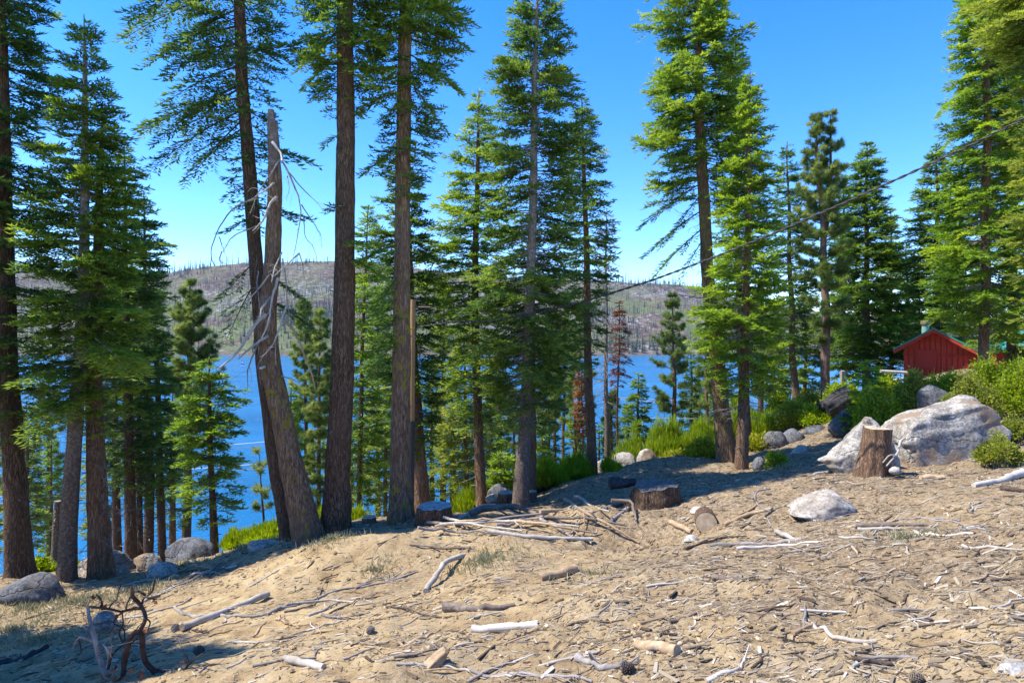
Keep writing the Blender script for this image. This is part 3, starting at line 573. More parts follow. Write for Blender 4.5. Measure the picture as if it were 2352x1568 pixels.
for k, (pts, cr, d, lab, sd) in enumerate([
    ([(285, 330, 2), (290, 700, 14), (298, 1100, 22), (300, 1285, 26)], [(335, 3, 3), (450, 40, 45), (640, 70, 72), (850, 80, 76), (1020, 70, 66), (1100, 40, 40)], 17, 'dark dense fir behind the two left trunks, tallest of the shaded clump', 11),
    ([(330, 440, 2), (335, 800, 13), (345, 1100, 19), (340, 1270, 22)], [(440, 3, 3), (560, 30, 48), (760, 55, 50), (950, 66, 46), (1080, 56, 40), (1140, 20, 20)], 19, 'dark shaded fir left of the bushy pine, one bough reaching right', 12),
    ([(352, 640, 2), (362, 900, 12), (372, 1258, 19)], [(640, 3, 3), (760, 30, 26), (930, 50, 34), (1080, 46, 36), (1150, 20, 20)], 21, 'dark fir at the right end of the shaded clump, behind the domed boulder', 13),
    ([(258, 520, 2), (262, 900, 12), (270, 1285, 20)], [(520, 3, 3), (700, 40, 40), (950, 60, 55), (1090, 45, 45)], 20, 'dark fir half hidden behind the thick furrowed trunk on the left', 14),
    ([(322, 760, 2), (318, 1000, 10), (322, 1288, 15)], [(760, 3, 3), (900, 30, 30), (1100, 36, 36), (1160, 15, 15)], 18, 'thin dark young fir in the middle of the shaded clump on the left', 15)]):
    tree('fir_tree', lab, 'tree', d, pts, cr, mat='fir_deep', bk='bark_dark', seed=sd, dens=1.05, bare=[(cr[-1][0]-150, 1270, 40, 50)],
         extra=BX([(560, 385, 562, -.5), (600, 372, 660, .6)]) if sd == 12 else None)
tree('pine_tree', 'bushy olive pointed pine before the lake, left of the leaning snag', 'tree', 34, [(437, 645, 2), (436, 800, 9), (434, 1000, 14), (428, 1240, 20)],
     [(648, 3, 3), (700, 22, 24), (760, 42, 42), (830, 54, 60), (920, 58, 60), (1010, 45, 48), (1060, 25, 25)], kind='pine', mat='pine', bk='bark_dark', seed=16, dens=1.3, bpm=9, bare=[(1000, 1200, 20, 40)])
tree('fir_tree', 'small bright green fir between the bushy pine and the leaning snag', 'tree', 16, [(480, 815, 2), (482, 950, 9), (486, 1100, 13), (492, 1245, 18)],
     [(818, 2, 2), (850, 34, 36), (900, 66, 66), (960, 84, 92), (1020, 82, 80), (1080, 76, 68), (1140, 55, 62), (1190, 25, 40)], mat='fir_bright', bk='bark_dark', seed=17, dens=1.0, gap=.2, up=.4, low=-.3, bare=[(1050, 1230, 25, 50)])
tree('pine_tree', 'thin bare-stemmed young pine with few tufts, left of the leaning snag', 'tree', 22, [(596, 1042, 1), (600, 1130, 4), (610, 1240, 6)], [(1042, 2, 2), (1075, 16, 16), (1110, 26, 24), (1180, 20, 22), (1215, 12, 12)], kind='pine', mat='pine', bk='bark_dark', seed=18, bpm=3.5, dens=.8, tint0=.25)
tree('pine_tree', 'dim pine low at the left edge behind the big dark fir', 'tree', 36, [(12, 900, 2), (16, 1100, 10), (20, 1300, 14)], [(905, 3, 3), (1000, 35, 34), (1150, 50, 48), (1270, 36, 36)], kind='pine', mat='pine', bk='bark_brown', seed=19, dens=1.1)
tree('pine_tree', 'pine glimpsed between the left trunks above the water', 'tree', 40, [(110, 840, 2), (112, 1050, 9), (112, 1290, 14)], [(845, 3, 3), (930, 26, 26), (1080, 36, 36), (1180, 24, 24)], kind='pine', mat='pine', bk='bark_brown', seed=20, dens=1.0)
tree('broken_trunk', 'short broken grey trunk between the two leftmost trees', 'dead trunk', 15, [(132, 1150, 14), (129, 1230, 17), (126, 1312, 20)], None, bk='bark_grey', seed=22)
# ---- big trees around the leaning snag
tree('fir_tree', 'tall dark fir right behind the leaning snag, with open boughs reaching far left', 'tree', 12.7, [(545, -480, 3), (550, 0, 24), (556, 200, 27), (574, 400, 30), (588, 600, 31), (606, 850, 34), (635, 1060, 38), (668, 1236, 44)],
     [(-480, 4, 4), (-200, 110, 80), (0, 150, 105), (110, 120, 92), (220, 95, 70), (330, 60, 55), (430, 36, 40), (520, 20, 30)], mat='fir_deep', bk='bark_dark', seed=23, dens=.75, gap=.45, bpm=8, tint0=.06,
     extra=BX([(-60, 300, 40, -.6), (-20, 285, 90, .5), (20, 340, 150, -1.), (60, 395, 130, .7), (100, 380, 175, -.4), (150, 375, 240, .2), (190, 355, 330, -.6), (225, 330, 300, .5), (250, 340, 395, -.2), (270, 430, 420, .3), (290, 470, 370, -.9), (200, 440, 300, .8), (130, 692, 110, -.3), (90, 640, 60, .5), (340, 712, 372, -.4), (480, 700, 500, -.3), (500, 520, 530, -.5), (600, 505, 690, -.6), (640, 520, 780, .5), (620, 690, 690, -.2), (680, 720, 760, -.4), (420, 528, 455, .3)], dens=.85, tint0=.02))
tree('fir_tree', 'tall fir with a straight near-black trunk just right of the leaning snag', 'tree', 12.5, [(800, -800, 4), (793, -100, 34), (793, 150, 38), (794, 400, 42), (792, 600, 46), (785, 900, 52), (776, 1100, 58), (770, 1218, 66)],
     [(-800, 5, 5), (-400, 100, 100), (-60, 115, 120), (80, 105, 110), (170, 85, 70), (260, 45, 30)], mat='fir', bk='bark_dark', seed=24, dens=.9, gap=.3, bpm=9,
     extra=BX([(60, 690, 160, -.8), (110, 700, 205, -.6), (150, 740, 200, .4), (40, 870, 110, -.7), (130, 852, 200, -.7), (300, 752, 330, -.2), (470, 758, 480, -.1), (560, 860, 560, -.5), (590, 880, 640, -.4)], tint0=.12))
tree('fir_tree', 'tall fir with a furrowed brown trunk behind the flat-cut stump, top above the frame', 'tree', 13, [(940, -700, 4), (936, -100, 24), (930, 100, 30), (926, 300, 33), (924, 600, 37), (921, 900, 43), (920, 1100, 48), (921, 1198, 58)],
     [(-700, 5, 5), (-300, 105, 115), (-40, 100, 140), (80, 85, 128), (180, 70, 108), (280, 50, 86), (360, 55, 55), (450, 40, 30)], mat='fir', bk='bark_lichen', seed=25, dens=.9, gap=.35, bpm=9, tint0=-.05,
     extra=BX([(0, 1078, 50, -.3), (60, 1070, 110, .3), (120, 1050, 205, -.3), (170, 1020, 300, -.2), (210, 830, 250, -.5), (160, 850, 160, -.8), (330, 840, 400, -.7), (560, 830, 600, -.8), (620, 850, 740, -.7), (700, 870, 810, -.6), (760, 850, 870, -.4)], tint0=.08))
tree('fir_tree', 'dense dark fir behind the wooden utility pole, with a brown trunk leaning left', 'tree', 16, [(930, 320, 2), (938, 600, 20), (948, 850, 27), (958, 1000, 31), (972, 1180, 37)],
     [(325, 3, 3), (420, 50, 35), (520, 78, 48), (640, 96, 62), (760, 92, 66), (880, 88, 60), (980, 60, 40), (1040, 25, 20)], mat='fir_deep', bk='bark_brown', seed=26, dens=1.05, tint0=.08, low=-.35, extra=BX([(560, 995, 600, -.5), (720, 1000, 700, -.2), (820, 838, 840, -.6)], tint0=.1))
tree('fir_tree', 'yellow-green fir behind and right of the near-black trunk, reaching toward the utility pole', 'tree', 24, [(846, 470, 2), (832, 800, 9), (824, 1200, 13)], [(475, 3, 3), (560, 30, 40), (700, 40, 60), (860, 50, 70), (1000, 55, 66), (1130, 45, 50), (1180, 20, 20)], mat='fir_bright', bk='bark_brown', seed=27, dens=.9, gap=.3, tint0=-.05)
tree('fir_tree', 'light green fir with drooping boughs low between the near-black trunk and the utility pole', 'tree', 28, [(888, 760, 2), (886, 1000, 8), (884, 1210, 11)], [(765, 3, 3), (880, 40, 40), (1020, 55, 50), (1120, 50, 40), (1180, 25, 25)], mat='fir_olive', bk='bark_brown', seed=28, dens=.9, tint0=.05)
tree('pine_tree', 'light green pine between the leaning snag and the near-black trunk', 'tree', 36, [(735, 712, 2), (733, 900, 7), (732, 1195, 11)], [(715, 3, 3), (770, 18, 22), (860, 30, 32), (970, 32, 34), (1100, 26, 28), (1170, 12, 12)], kind='pine', mat='pine', bk='bark_brown', seed=29, dens=1.2, tint0=.12, bpm=8)
tree('pine_tree', 'pine close behind the leaning snag on its right side', 'tree', 38, [(700, 690, 2), (702, 900, 7), (705, 1195, 11)], [(695, 3, 3), (740, 20, 20), (880, 30, 30), (1000, 30, 28), (1090, 16, 16)], kind='pine', mat='pine', bk='bark_brown', seed=30, dens=1.2, tint0=.04, bpm=8)
tree('pine_tree', 'slim bare-trunked pine just right of the dense dark fir by the pole', 'tree', 30, [(1020, 655, 2), (1019, 850, 9), (1018, 1168, 15)], [(660, 3, 3), (740, 22, 26), (860, 34, 36), (960, 32, 34), (1050, 14, 14)], kind='pine', mat='pine', bk='bark_dark', seed=31, dens=1.1, bpm=7)
# ---- centre
tree('fir_tree', 'mid-sized fir with a bright pointed top left of the tallest central fir', 'tree', 18, [(1101, 205, 2), (1098, 350, 9), (1092, 560, 14), (1092, 800, 18), (1100, 1000, 21), (1107, 1162, 26)],
     [(210, 2, 2), (260, 32, 30), (340, 56, 48), (440, 96, 66), (540, 120, 80), (640, 128, 86), (760, 96, 80), (880, 70, 70), (980, 40, 50)], mat='fir', bk='bark_brown', seed=32, dens=.95, gap=.3, tint0=.14, bpm=10, bare=[(650, 1100, 30, 60)], extra=BX([(540, 965, 600, -.4), (600, 985, 560, -.9), (640, 990, 690, -.7), (500, 1000, 470, .3)], tint0=.18))
tree('fir_tree', 'tallest fir of the photo centre, pale grey trunk bared up its middle', 'tree', 15, [(1240, -130, 2), (1233, 0, 6), (1229, 150, 12), (1226, 380, 17), (1220, 600, 20), (1214, 800, 25), (1208, 950, 29), (1196, 1168, 38)],
     [(-128, 2, 2), (-40, 30, 36), (20, 56, 62), (110, 72, 84), (200, 90, 96), (300, 105, 112), (420, 118, 128), (540, 128, 138), (660, 150, 140), (780, 150, 135), (880, 110, 110), (960, 60, 70)], mat='fir_deep', bk='bark_grey', seed=33, dens=.95, gap=.22, tint0=.20, bpm=12, bare=[(150, 1000, 70, 90)],
     skip=lambda z, az, q: (np.sin(az) > -.88) | (z < CZ+1.5) | (q.random(len(z)) < .3), extra=BX([(180, 1128, 165, -.5), (270, 1105, 265, -.4), (640, 1060, 720, -.7), (760, 1075, 830, -.9), (760, 1340, 850, -.6)], tint0=.1))
tree('fir_tree', 'slim dark-trunked fir behind the right side of the tallest central fir', 'tree', 19, [(1335, 225, 2), (1343, 420, 10), (1348, 650, 15), (1352, 900, 19), (1362, 1098, 25)],
     [(228, 3, 3), (300, 38, 36), (420, 56, 52), (560, 66, 60), (660, 60, 55), (760, 46, 40), (830, 30, 24)], mat='fir_deep', bk='bark_brown', seed=34, dens=.95, gap=.2, tint0=.06, bare=[(650, 950, 25, 45)])
tree('fir_tree', 'second brown trunk standing tight behind the base of the tallest central fir', 'tree', 16.5, [(1222, 520, 4), (1222, 800, 17), (1220, 1000, 22), (1216, 1135, 28)], [(520, 2, 2), (650, 60, 60), (800, 70, 60), (900, 40, 30)], mat='fir_deep', bk='bark_brown', seed=35, dens=.8)
tree('dying_fir', 'dying fir with bare grey top and rusty needles right of the central firs', 'tree', 25, [(1393, 480, 2), (1392, 650, 6), (1392, 850, 9), (1394, 1062, 13)], [(482, 2, 2), (530, 16, 18), (600, 26, 30), (640, 22, 26)], mat='faded', bk='bark_grey', seed=36, dens=.6, bpm=9, bare=[(500, 950, 120, 42)],
     low=-.5, extra=lambda mb, ax, ar, q, d, sc: None)
tree('dead_pine', 'small dead pine with orange-rust needles behind the slim dark trunk right of centre', 'tree', 27, [(1336, 850, 2), (1337, 950, 4), (1340, 1085, 6)], [(855, 3, 3), (900, 14, 12), (960, 14, 10), (1000, 8, 8)], mat='rust', bk='bark_red', seed=37, bpm=12, tint0=.2)
tree('dead_pine', 'dying tree with red-brown hanging needles right of the bare grey-topped fir', 'tree', 28, [(1424, 690, 2), (1420, 850, 4), (1416, 1065, 6)], [(695, 3, 3), (760, 14, 20), (840, 16, 26), (880, 12, 16)], mat='rust', bk='bark_dark', seed=38, bpm=9, dens=.8, tint0=-.15, low=-.7, bare=[(700, 1000, 40, 30)])
tree('fir_tree', 'light green drooping fir left of the base of the tallest central fir', 'tree', 21, [(1066, 740, 2), (1068, 950, 8), (1074, 1165, 12)], [(745, 3, 3), (840, 40, 36), (960, 62, 48), (1050, 60, 44), (1120, 40, 30), (1150, 15, 15)], mat='fir_olive', bk='bark_brown', seed=39, dens=1.0, gap=.25, low=-.5, tint0=.12, bare=[(950, 1140, 30, 50)])
tree('pine_tree', 'pale green pine seen between the two central fir trunks', 'tree', 33, [(1146, 770, 2), (1147, 900, 8), (1150, 1130, 12)], [(775, 3, 3), (850, 26, 24), (950, 38, 34), (1050, 34, 30), (1100, 16, 16)], kind='pine', mat='pine', bk='bark_brown', seed=40, dens=1.1, tint0=.15, bpm=7)
tree('pine_tree', 'pale pine just right of the tallest central fir trunk', 'tree', 36, [(1252, 760, 2), (1250, 900, 7), (1248, 1100, 10)], [(765, 3, 3), (850, 26, 26), (960, 30, 30), (1060, 22, 22)], kind='pine', mat='pine', bk='bark_brown', seed=41, dens=1.2, tint0=.18, bpm=7)
tree('pine_tree', 'left one of the two close thin-trunked pines before the lake', 'tree', 44, [(1276, 720, 2), (1275, 900, 7), (1273, 1100, 10)], [(725, 3, 3), (800, 24, 22), (900, 26, 22), (960, 12, 12)], kind='pine', mat='pine', bk='bark_brown', seed=42, dens=1.2, bpm=7, bare=[(880, 1060, 24, 18)])
tree('pine_tree', 'right one of two close thin-trunked pines before the lake', 'tree', 45, [(1300, 730, 2), (1296, 900, 7), (1292, 1100, 10)], [(735, 3, 3), (810, 20, 24), (900, 20, 26), (970, 10, 14)], kind='pine', mat='pine', bk='bark_brown', seed=43, dens=1.2, bpm=7, tint0=.1)
tree('fir_tree', 'small dark blue-green fir low in front of the lake between the thin grey trunks', 'tree', 42, [(1262, 905, 2), (1262, 1000, 6), (1262, 1095, 8)], [(908, 2, 2), (960, 18, 18), (1020, 28, 28), (1075, 30, 28)], mat='fir_deep', bk='bark_dark', seed=44, dens=1.0)
tree('fir_tree', 'young bright green fir at the left foot of the tallest central fir', 'tree', 19.5, [(1150, 1035, 2), (1150, 1090, 5), (1150, 1150, 7)], [(1037, 2, 2), (1060, 22, 24), (1090, 34, 40), (1120, 40, 46), (1140, 38, 42)], mat='fir_bright', bk='bark_brown', seed=45, dens=1.2, tint0=.12)
# ---- right of centre, in front of the lake
tree('fir_tree', 'small full green fir in front of the lake left of the open-boughed pine', 'tree', 38, [(1466, 858, 2), (1466, 950, 6), (1466, 1050, 8)], [(860, 2, 2), (890, 16, 16), (930, 26, 28), (980, 34, 34), (1030, 38, 36)], mat='fir', bk='bark_dark', seed=46, dens=1.15, tint0=.08)
tree('pine_tree', 'pine with open tiered boughs standing against the lake right of centre', 'tree', 42, [(1543, 675, 2), (1546, 800, 7), (1549, 900, 9), (1550, 1010, 13)], [(678, 3, 3), (730, 18, 18), (790, 34, 30), (850, 52, 36), (900, 44, 34), (950, 30, 24), (975, 12, 12)], kind='pine', mat='pine', bk='bark_brown', seed=47, dens=1.15, bpm=6, low=-.1)
tree('fir_tree', 'narrow dark fir against the lake just right of the open-boughed pine', 'tree', 50, [(1588, 808, 2), (1588, 900, 6), (1588, 1010, 9)], [(810, 2, 2), (840, 12, 12), (880, 18, 16), (940, 26, 24), (990, 24, 22)], mat='fir_deep', bk='bark_dark', seed=48, dens=1.0)
tree('pine_tree', 'green pine low behind the thick mossy trunk right of centre', 'tree', 34, [(1622, 760, 2), (1622, 900, 7), (1624, 1040, 9)], [(765, 3, 3), (830, 24, 22), (900, 34, 30), (970, 34, 30), (1010, 20, 20)], kind='pine', mat='pine', bk='bark_brown', seed=49, dens=1.1, bpm=7)
tree('fir_tree', 'young dark green fir low behind the two trunks left of the lakeside boulders', 'tree', 30, [(1375, 975, 2), (1376, 1075, 7)], [(977, 2, 2), (1010, 16, 16), (1050, 26, 26), (1070, 24, 24)], mat='fir', bk='bark_dark', seed=50)
# ---- right-hand group
tree('fir_tree', 'large fir with a thick mossy lower trunk and drooping left boughs, top above the frame', 'tree', 18.5, [(1596, -230, 2), (1600, 0, 11), (1606, 200, 19), (1612, 400, 24), (1624, 600, 28), (1642, 800, 33), (1658, 950, 38), (1672, 1060, 46)],
     [(-225, 3, 3), (-100, 50, 50), (0, 92, 86), (100, 112, 100), (200, 128, 100), (300, 125, 86), (380, 104, 70), (450, 70, 44)], mat='fir', bk='bark_lichen', seed=51, dens=1.0, gap=.35, bpm=11, tint0=.14, bare=[(480, 800, 26, 80)],
     extra=BX([(330, 1462, 335, -.4), (420, 1475, 520, .3), (460, 1490, 470, -.4), (480, 1480, 590, .2), (520, 1500, 640, -.4), (440, 1530, 560, .5), (540, 1560, 650, -.5), (420, 1700, 500, .5)], dens=.75))
tree('fir_tree', 'bright green layered fir in front of the large drooping fir, right of centre', 'tree', 17, [(1722, 165, 2), (1721, 300, 7), (1718, 500, 12), (1714, 700, 17), (1708, 880, 22), (1704, 1082, 29)],
     [(168, 2, 2), (210, 18, 20), (280, 38, 40), (360, 56, 52), (460, 74, 64), (560, 84, 72), (660, 92, 78), (760, 104, 92), (840, 90, 84), (900, 44, 44)], mat='fir_bright', bk='bark_brown', seed=52, dens=1.0, gap=.15, bpm=12, tint0=.08, up=.4, bare=[(560, 960, 50, 75)], extra=BX([(720, 1600, 720, -.8), (740, 1812, 770, -.7), (780, 1620, 800, -.6), (690, 1590, 660, .2), (800, 1790, 860, -.8)], tint0=.25))
tree('fir_tree', 'narrow fir spire just behind the bright layered fir', 'tree', 23, [(1690, 85, 2), (1692, 500, 12), (1700, 800, 16), (1720, 1052, 22)], [(88, 2, 2), (150, 22, 26), (300, 40, 44), (460, 52, 52), (640, 60, 60), (800, 45, 45)], mat='fir', bk='bark_dark', seed=53, dens=1.0, tint0=.05)
tree('fir_tree', 'fir with a grey-brown bare lower trunk left of the twin-topped pine', 'tree', 32, [(1808, 325, 2), (1814, 600, 10), (1820, 800, 14), (1828, 930, 18)], [(330, 2, 2), (400, 24, 24), (520, 40, 38), (640, 50, 44), (740, 50, 42), (830, 30, 28)], mat='fir_deep', bk='bark_brown', seed=54, dens=1.0, tint0=.08)
tree('pine_tree', 'twin-topped pine with clumped needles on the right', 'tree', 30, [(1872, 262, 2), (1878, 380, 8), (1890, 520, 13), (1896, 700, 17), (1897, 928, 21)], [(265, 3, 3), (310, 16, 14), (380, 34, 26), (460, 52, 36), (560, 62, 50), (660, 56, 52), (740, 40, 44), (790, 16, 16)], kind='pine', mat='pine', bk='bark_red', seed=55, dens=1.25, bpm=7, tint0=.02,
     extra=lambda mb, ax, ar, q, d, sc: (tube(mb, [P(1896, 540, d), P(1904, 480, d), P(1908, 380, d), P(1908, 262, d)], [.10, .09, .06, .02], 6, mat=1),
       pine_crown(mb, lambda z: np.stack([np.full_like(z, P(1908, 0, d)[0]), np.full_like(z, d), z], 1), lambda z: np.full_like(z, .04), P(0, 520, d)[2], P(0, 262, d)[2], lambda z, az: np.interp(z, [P(0, 520, d)[2], P(0, 400, d)[2], P(0, 262, d)[2]], [.95, .66, .06]), q, sc, 5.5, 1.25)))
tree('fir_tree', 'broad dense fir left of the red cabin', 'tree', 34, [(1990, 325, 2), (1990, 500, 9), (1990, 700, 14), (1992, 900, 18)], [(330, 3, 3), (380, 34, 34), (440, 46, 40), (520, 62, 66), (620, 74, 80), (720, 82, 84), (800, 80, 78), (860, 50, 50)], mat='fir', bk='bark_dark', seed=56, dens=1.05, gap=.15, bpm=13, tint0=-.04)
tree('fir_tree', 'dark fir filling the gap between the broad dense fir and the twin-topped pine', 'tree', 42, [(1936, 400, 2), (1938, 650, 9), (1940, 900, 13)], [(405, 2, 2), (500, 26, 26), (640, 40, 40), (780, 46, 46), (860, 36, 36)], mat='fir_deep', bk='bark_dark', seed=57, dens=1.0)
tree('fir_tree', 'dark fir behind the chimney of the red cabin', 'tree', 44, [(2082, 560, 2), (2084, 700, 8), (2086, 880, 12)], [(562, 2, 2), (620, 24, 24), (720, 42, 40), (820, 46, 44)], mat='fir_deep', bk='bark_dark', seed=58, dens=1.0)
tree('fir_tree', 'fir with a broad pointed crown behind and left of the big fir by the cabin', 'tree', 34, [(2152, 330, 2), (2152, 600, 12), (2152, 850, 16)], [(335, 2, 2), (400, 32, 32), (500, 58, 56), (620, 74, 70), (720, 70, 70), (770, 45, 45)], mat='fir', bk='bark_dark', seed=59, dens=1.05, bpm=13, tint0=.02)
tree('fir_tree', 'big bright fir overhanging the red cabin, its top above the frame', 'tree', 21, [(2268, -260, 2), (2268, 0, 9), (2266, 300, 15), (2264, 500, 17), (2262, 700, 19), (2261, 830, 22)],
     [(-255, 3, 3), (-100, 34, 40), (40, 56, 66), (160, 76, 76), (280, 84, 84), (400, 100, 90), (520, 118, 96), (640, 126, 100), (715, 95, 98), (765, 40, 70)], mat='fir_bright', bk='bark_brown', seed=60, dens=1.0, gap=.2, bpm=12, tint0=-.04, skip=lambda z, az, q: (np.sin(az) > -.75) | (q.random(len(z)) < .6), extra=BX([(170, 2155, 270, -.3), (250, 2165, 345, .2), (690, 2330, 770, -.8)], tint0=.15))
tree('fir_tree', 'tall fir at the right edge behind the utility wire', 'tree', 25, [(2330, -300, 2), (2328, 200, 14), (2326, 600, 18), (2325, 860, 22)], [(-295, 3, 3), (-100, 50, 50), (100, 72, 72), (300, 84, 84), (500, 92, 92), (700, 96, 96), (800, 70, 70)], mat='fir', bk='bark_dark', seed=61, dens=1.0, gap=.2, tint0=.05)
tree('fir_tree', 'near fir whose sunny boughs fill the top right corner of the photo', 'tree', 15, [(2440, -700, 4), (2440, 0, 20), (2438, 500, 26), (2436, 950, 34)], [(-690, 5, 5), (-300, 90, 90), (-40, 150, 150), (60, 135, 150), (150, 95, 150), (280, 70, 150), (420, 60, 150), (620, 60, 140), (800, 50, 120)], mat='fir_olive', bk='bark_brown', seed=62, dens=1.0, gap=.3, tint0=.08, extra=BX([(-40, 2235, 20, -.4), (0, 2262, 70, -.8), (40, 2290, 110, .3)], tint0=.15))
tree('fir_tree', 'young layered light green fir left of the biggest boulder', 'tree', 19, [(1994, 828, 2), (1992, 880, 5), (1990, 965, 8)], [(830, 2, 2), (850, 20, 22), (880, 34, 34), (910, 42, 40), (945, 48, 44), (980, 44, 44)], mat='fir_bright', bk='bark_brown', seed=63, dens=1.15, tint0=.12)
tree('pine_tree', 'shaded pine right of the bright layered fir, its dark trunk before the water', 'tree', 30, [(1752, 640, 2), (1750, 800, 9), (1748, 960, 14)], [(645, 3, 3), (720, 26, 26), (820, 40, 42), (900, 28, 34)], kind='pine', mat='pine', bk='bark_dark', seed=64, dens=1.1, bpm=6, bare=[(820, 940, 30, 34)])
tree('pine_tree', 'pale green pine low behind the shrubs left of the twin-topped pine', 'tree', 46, [(1788, 800, 2), (1788, 880, 6), (1788, 960, 9)], [(803, 3, 3), (850, 18, 18), (910, 26, 26), (940, 18, 18)], kind='pine', mat='pine', bk='bark_brown', seed=65, dens=1.1)
for k, (px, top, base, hw, d, kd, mt, lab) in enumerate([
    (868, 640, 1205, 51, 34, 'fir', 'fir_bright', 'light green fir just behind the utility pole and furrowed fir'),
    (1040, 880, 1170, 54, 26, 'fir', 'fir_olive', 'light green young fir low right of the utility pole'),
    (1128, 860, 1150, 45, 29, 'fir', 'fir_bright', 'bright fir low between the two central fir trunks'),
    (1180, 900, 1120, 40, 38, 'pine', 'pine', 'pale pine low behind the base of the tallest central fir'),
    (760, 830, 1190, 24, 42, 'pine', 'pine', 'slender pale pine close on the left of the near-black trunk'),
    (1330, 700, 1080, 40, 40, 'pine', 'pine', 'green pine behind the slim dark trunk right of centre'),
    (1405, 900, 1060, 26, 44, 'pine', 'pine', 'small pine before the water behind the far dark pole'),
    (1606, 860, 1010, 26, 52, 'pine', 'pine', 'small pale pine before the water left of the thick mossy trunk'),
    (1850, 640, 930, 54, 44, 'fir', 'fir', 'green fir behind the twin-topped pine on its left'),
    (2046, 480, 880, 46, 46, 'fir', 'fir_olive', 'olive fir between the broad dense fir and the red cabin'),
    (2110, 620, 860, 40, 48, 'fir', 'fir', 'green fir directly behind the red cabin roof'),
    (62, 930, 1290, 44, 28, 'fir', 'fir_olive', 'olive young fir low between the two leftmost trunks'),
    (118, 1010, 1290, 34, 34, 'fir', 'fir_bright', 'bright young fir low behind the short broken grey trunk'),
    (232, 880, 1270, 40, 32, 'fir', 'fir_olive', 'olive fir behind the foot of the thick furrowed left trunk'),
    (396, 900, 1245, 34, 27, 'fir', 'fir', 'green young fir between the shaded clump and the small bright fir'),
    (668, 880, 1200, 26, 33, 'fir', 'fir_bright', 'narrow bright fir seen right behind the leaning snag'),
    (806, 760, 1205, 30, 30, 'fir', 'fir_olive', 'narrow olive fir right against the near-black trunk'),
    (992, 820, 1180, 34, 33, 'fir', 'fir', 'green fir low just right of the dense dark fir'),
    (1100, 900, 1165, 40, 25, 'fir', 'fir_olive', 'light young fir at the foot of the mid-sized bright-topped fir'),
    (1226, 820, 1130, 34, 27, 'fir', 'fir_bright', 'bright fir filling the gap right of the tallest central fir'),
    (1320, 930, 1085, 26, 33, 'fir', 'fir', 'small green fir left of the orange-rust dead pine'),
    (1442, 930, 1050, 24, 46, 'fir', 'fir_deep', 'small dark fir left of the full green lakeside fir'),
    (1648, 700, 1020, 34, 36, 'fir', 'fir', 'green fir behind the thick mossy trunk on its left'),
    (1776, 700, 950, 36, 40, 'fir', 'fir', 'green fir right behind the bright layered fir'),
    (2210, 420, 850, 60, 42, 'fir', 'fir', 'dense fir behind the big bright fir by the cabin')]):
    h = base-top; prof = [(top, 2, 2), (top+h*.2, hw*.4, hw*.4), (top+h*.45, hw*.8, hw*.8), (top+h*.7, hw, hw), (top+h*.88, hw*.7, hw*.7)]
    tree('fir_tree' if kd == 'fir' else 'pine_tree', lab, 'tree', d, [(px, top-3, 2), (px, top+h*.5, 8*30/d), (px, base, 14*30/d)], prof, kind=kd, mat=mt, bk='bark_brown', seed=200+k, bpm=11 if kd == 'fir' else 8, tint0=.08)
# beyond the frame on the left: the tree whose shadow lies across the near left corner
def shade_tree(x, y, h, sd):
    d = y; fx = lambda X: CX+X/d*F
    tree('fir_tree', ['fir standing outside the frame at lower left, casting the corner shade', 'second fir outside the frame at lower left, behind the first'][sd-70] , 'tree', d, [(fx(x), CY-(gz(x, y)+h-CZ)/d*F, 3), (fx(x), CY-(gz(x, y)-CZ)/d*F, .34/d*F)],
     [(CY-(gz(x, y)+h-CZ)/d*F, 3, 3), (CY-(gz(x, y)+h*.6-CZ)/d*F, 1.3/d*F, 1.3/d*F), (CY-(gz(x, y)+h*.22-CZ)/d*F, 1.9/d*F, 1.9/d*F)], mat='fir_deep', seed=sd, bpm=11, dens=.9)
shade_tree(-8.3, 5.9, 9.6, 70)
shade_tree(-9.4, 7.4, 8.4, 71)

print('QUADS', sum(NQ), max(NQ), len(NQ))
# ---------------------------------------------------------------- leaning dead snag
D = 12.; pts = [(625, 252, 22), (629, 330, 27), (632, 420, 31), (629, 520, 34), (625, 620, 37), (615, 700, 40), (612, 760, 43), (624, 850, 46), (646, 950, 48), (668, 1060, 52), (690, 1160, 57), (708, 1244, 68)]
W = np.array([P(x, y, D) for x, y, _ in pts]); rw = np.array([w_/2/F*D for *_, w_ in pts]); g_ = gz(W[-1, 0], D)
W = np.vstack([W, [W[-1, 0]+.02, D, g_-.3]]); rw = np.r_[rw, rw[-1]*1.15]; base = np.array((W[-1, 0], D, g_))
root = thing('dead_snag', base, 'leaning dead trunk with a broken top, lichen and drooping bare branches', 'dead tree')
sp = smoothpath(W, 110); sr = np.interp(np.linspace(0, 1, 110), np.r_[0, np.cumsum(np.linalg.norm(np.diff(W, axis=0), axis=1))]/np.sum(np.linalg.norm(np.diff(W, axis=0), axis=1)), rw)
mb = MB(); tube(mb, sp[14:], sr[14:], 34, noise=.09, nsc=7, seed=3, lobes=lambda u, th: 1+.35*np.exp(-(1-u)*16)*(.5+.5*np.cos(5*th))); mb.build('trunk', M['bark_lichen'], root, base)
mb = MB(); tp = sp[:18].copy(); rr = sr[:18]*.97
V = tube(mb, tp, rr, 20, noise=.10, nsc=9, seed=5, lobes=lambda u, th: np.where(u < .12, .55+.4*np.clip(np.cos(th+1), -.6, 1), 1.)); mb.build('broken_top', M['wood_brown'], root, base)
def a1(*p): return [(x*.5, y*.5) for x, y in p]
def a4(*p): return [(313.6+.2333*x, 580+.2333*y) for x, y in p]
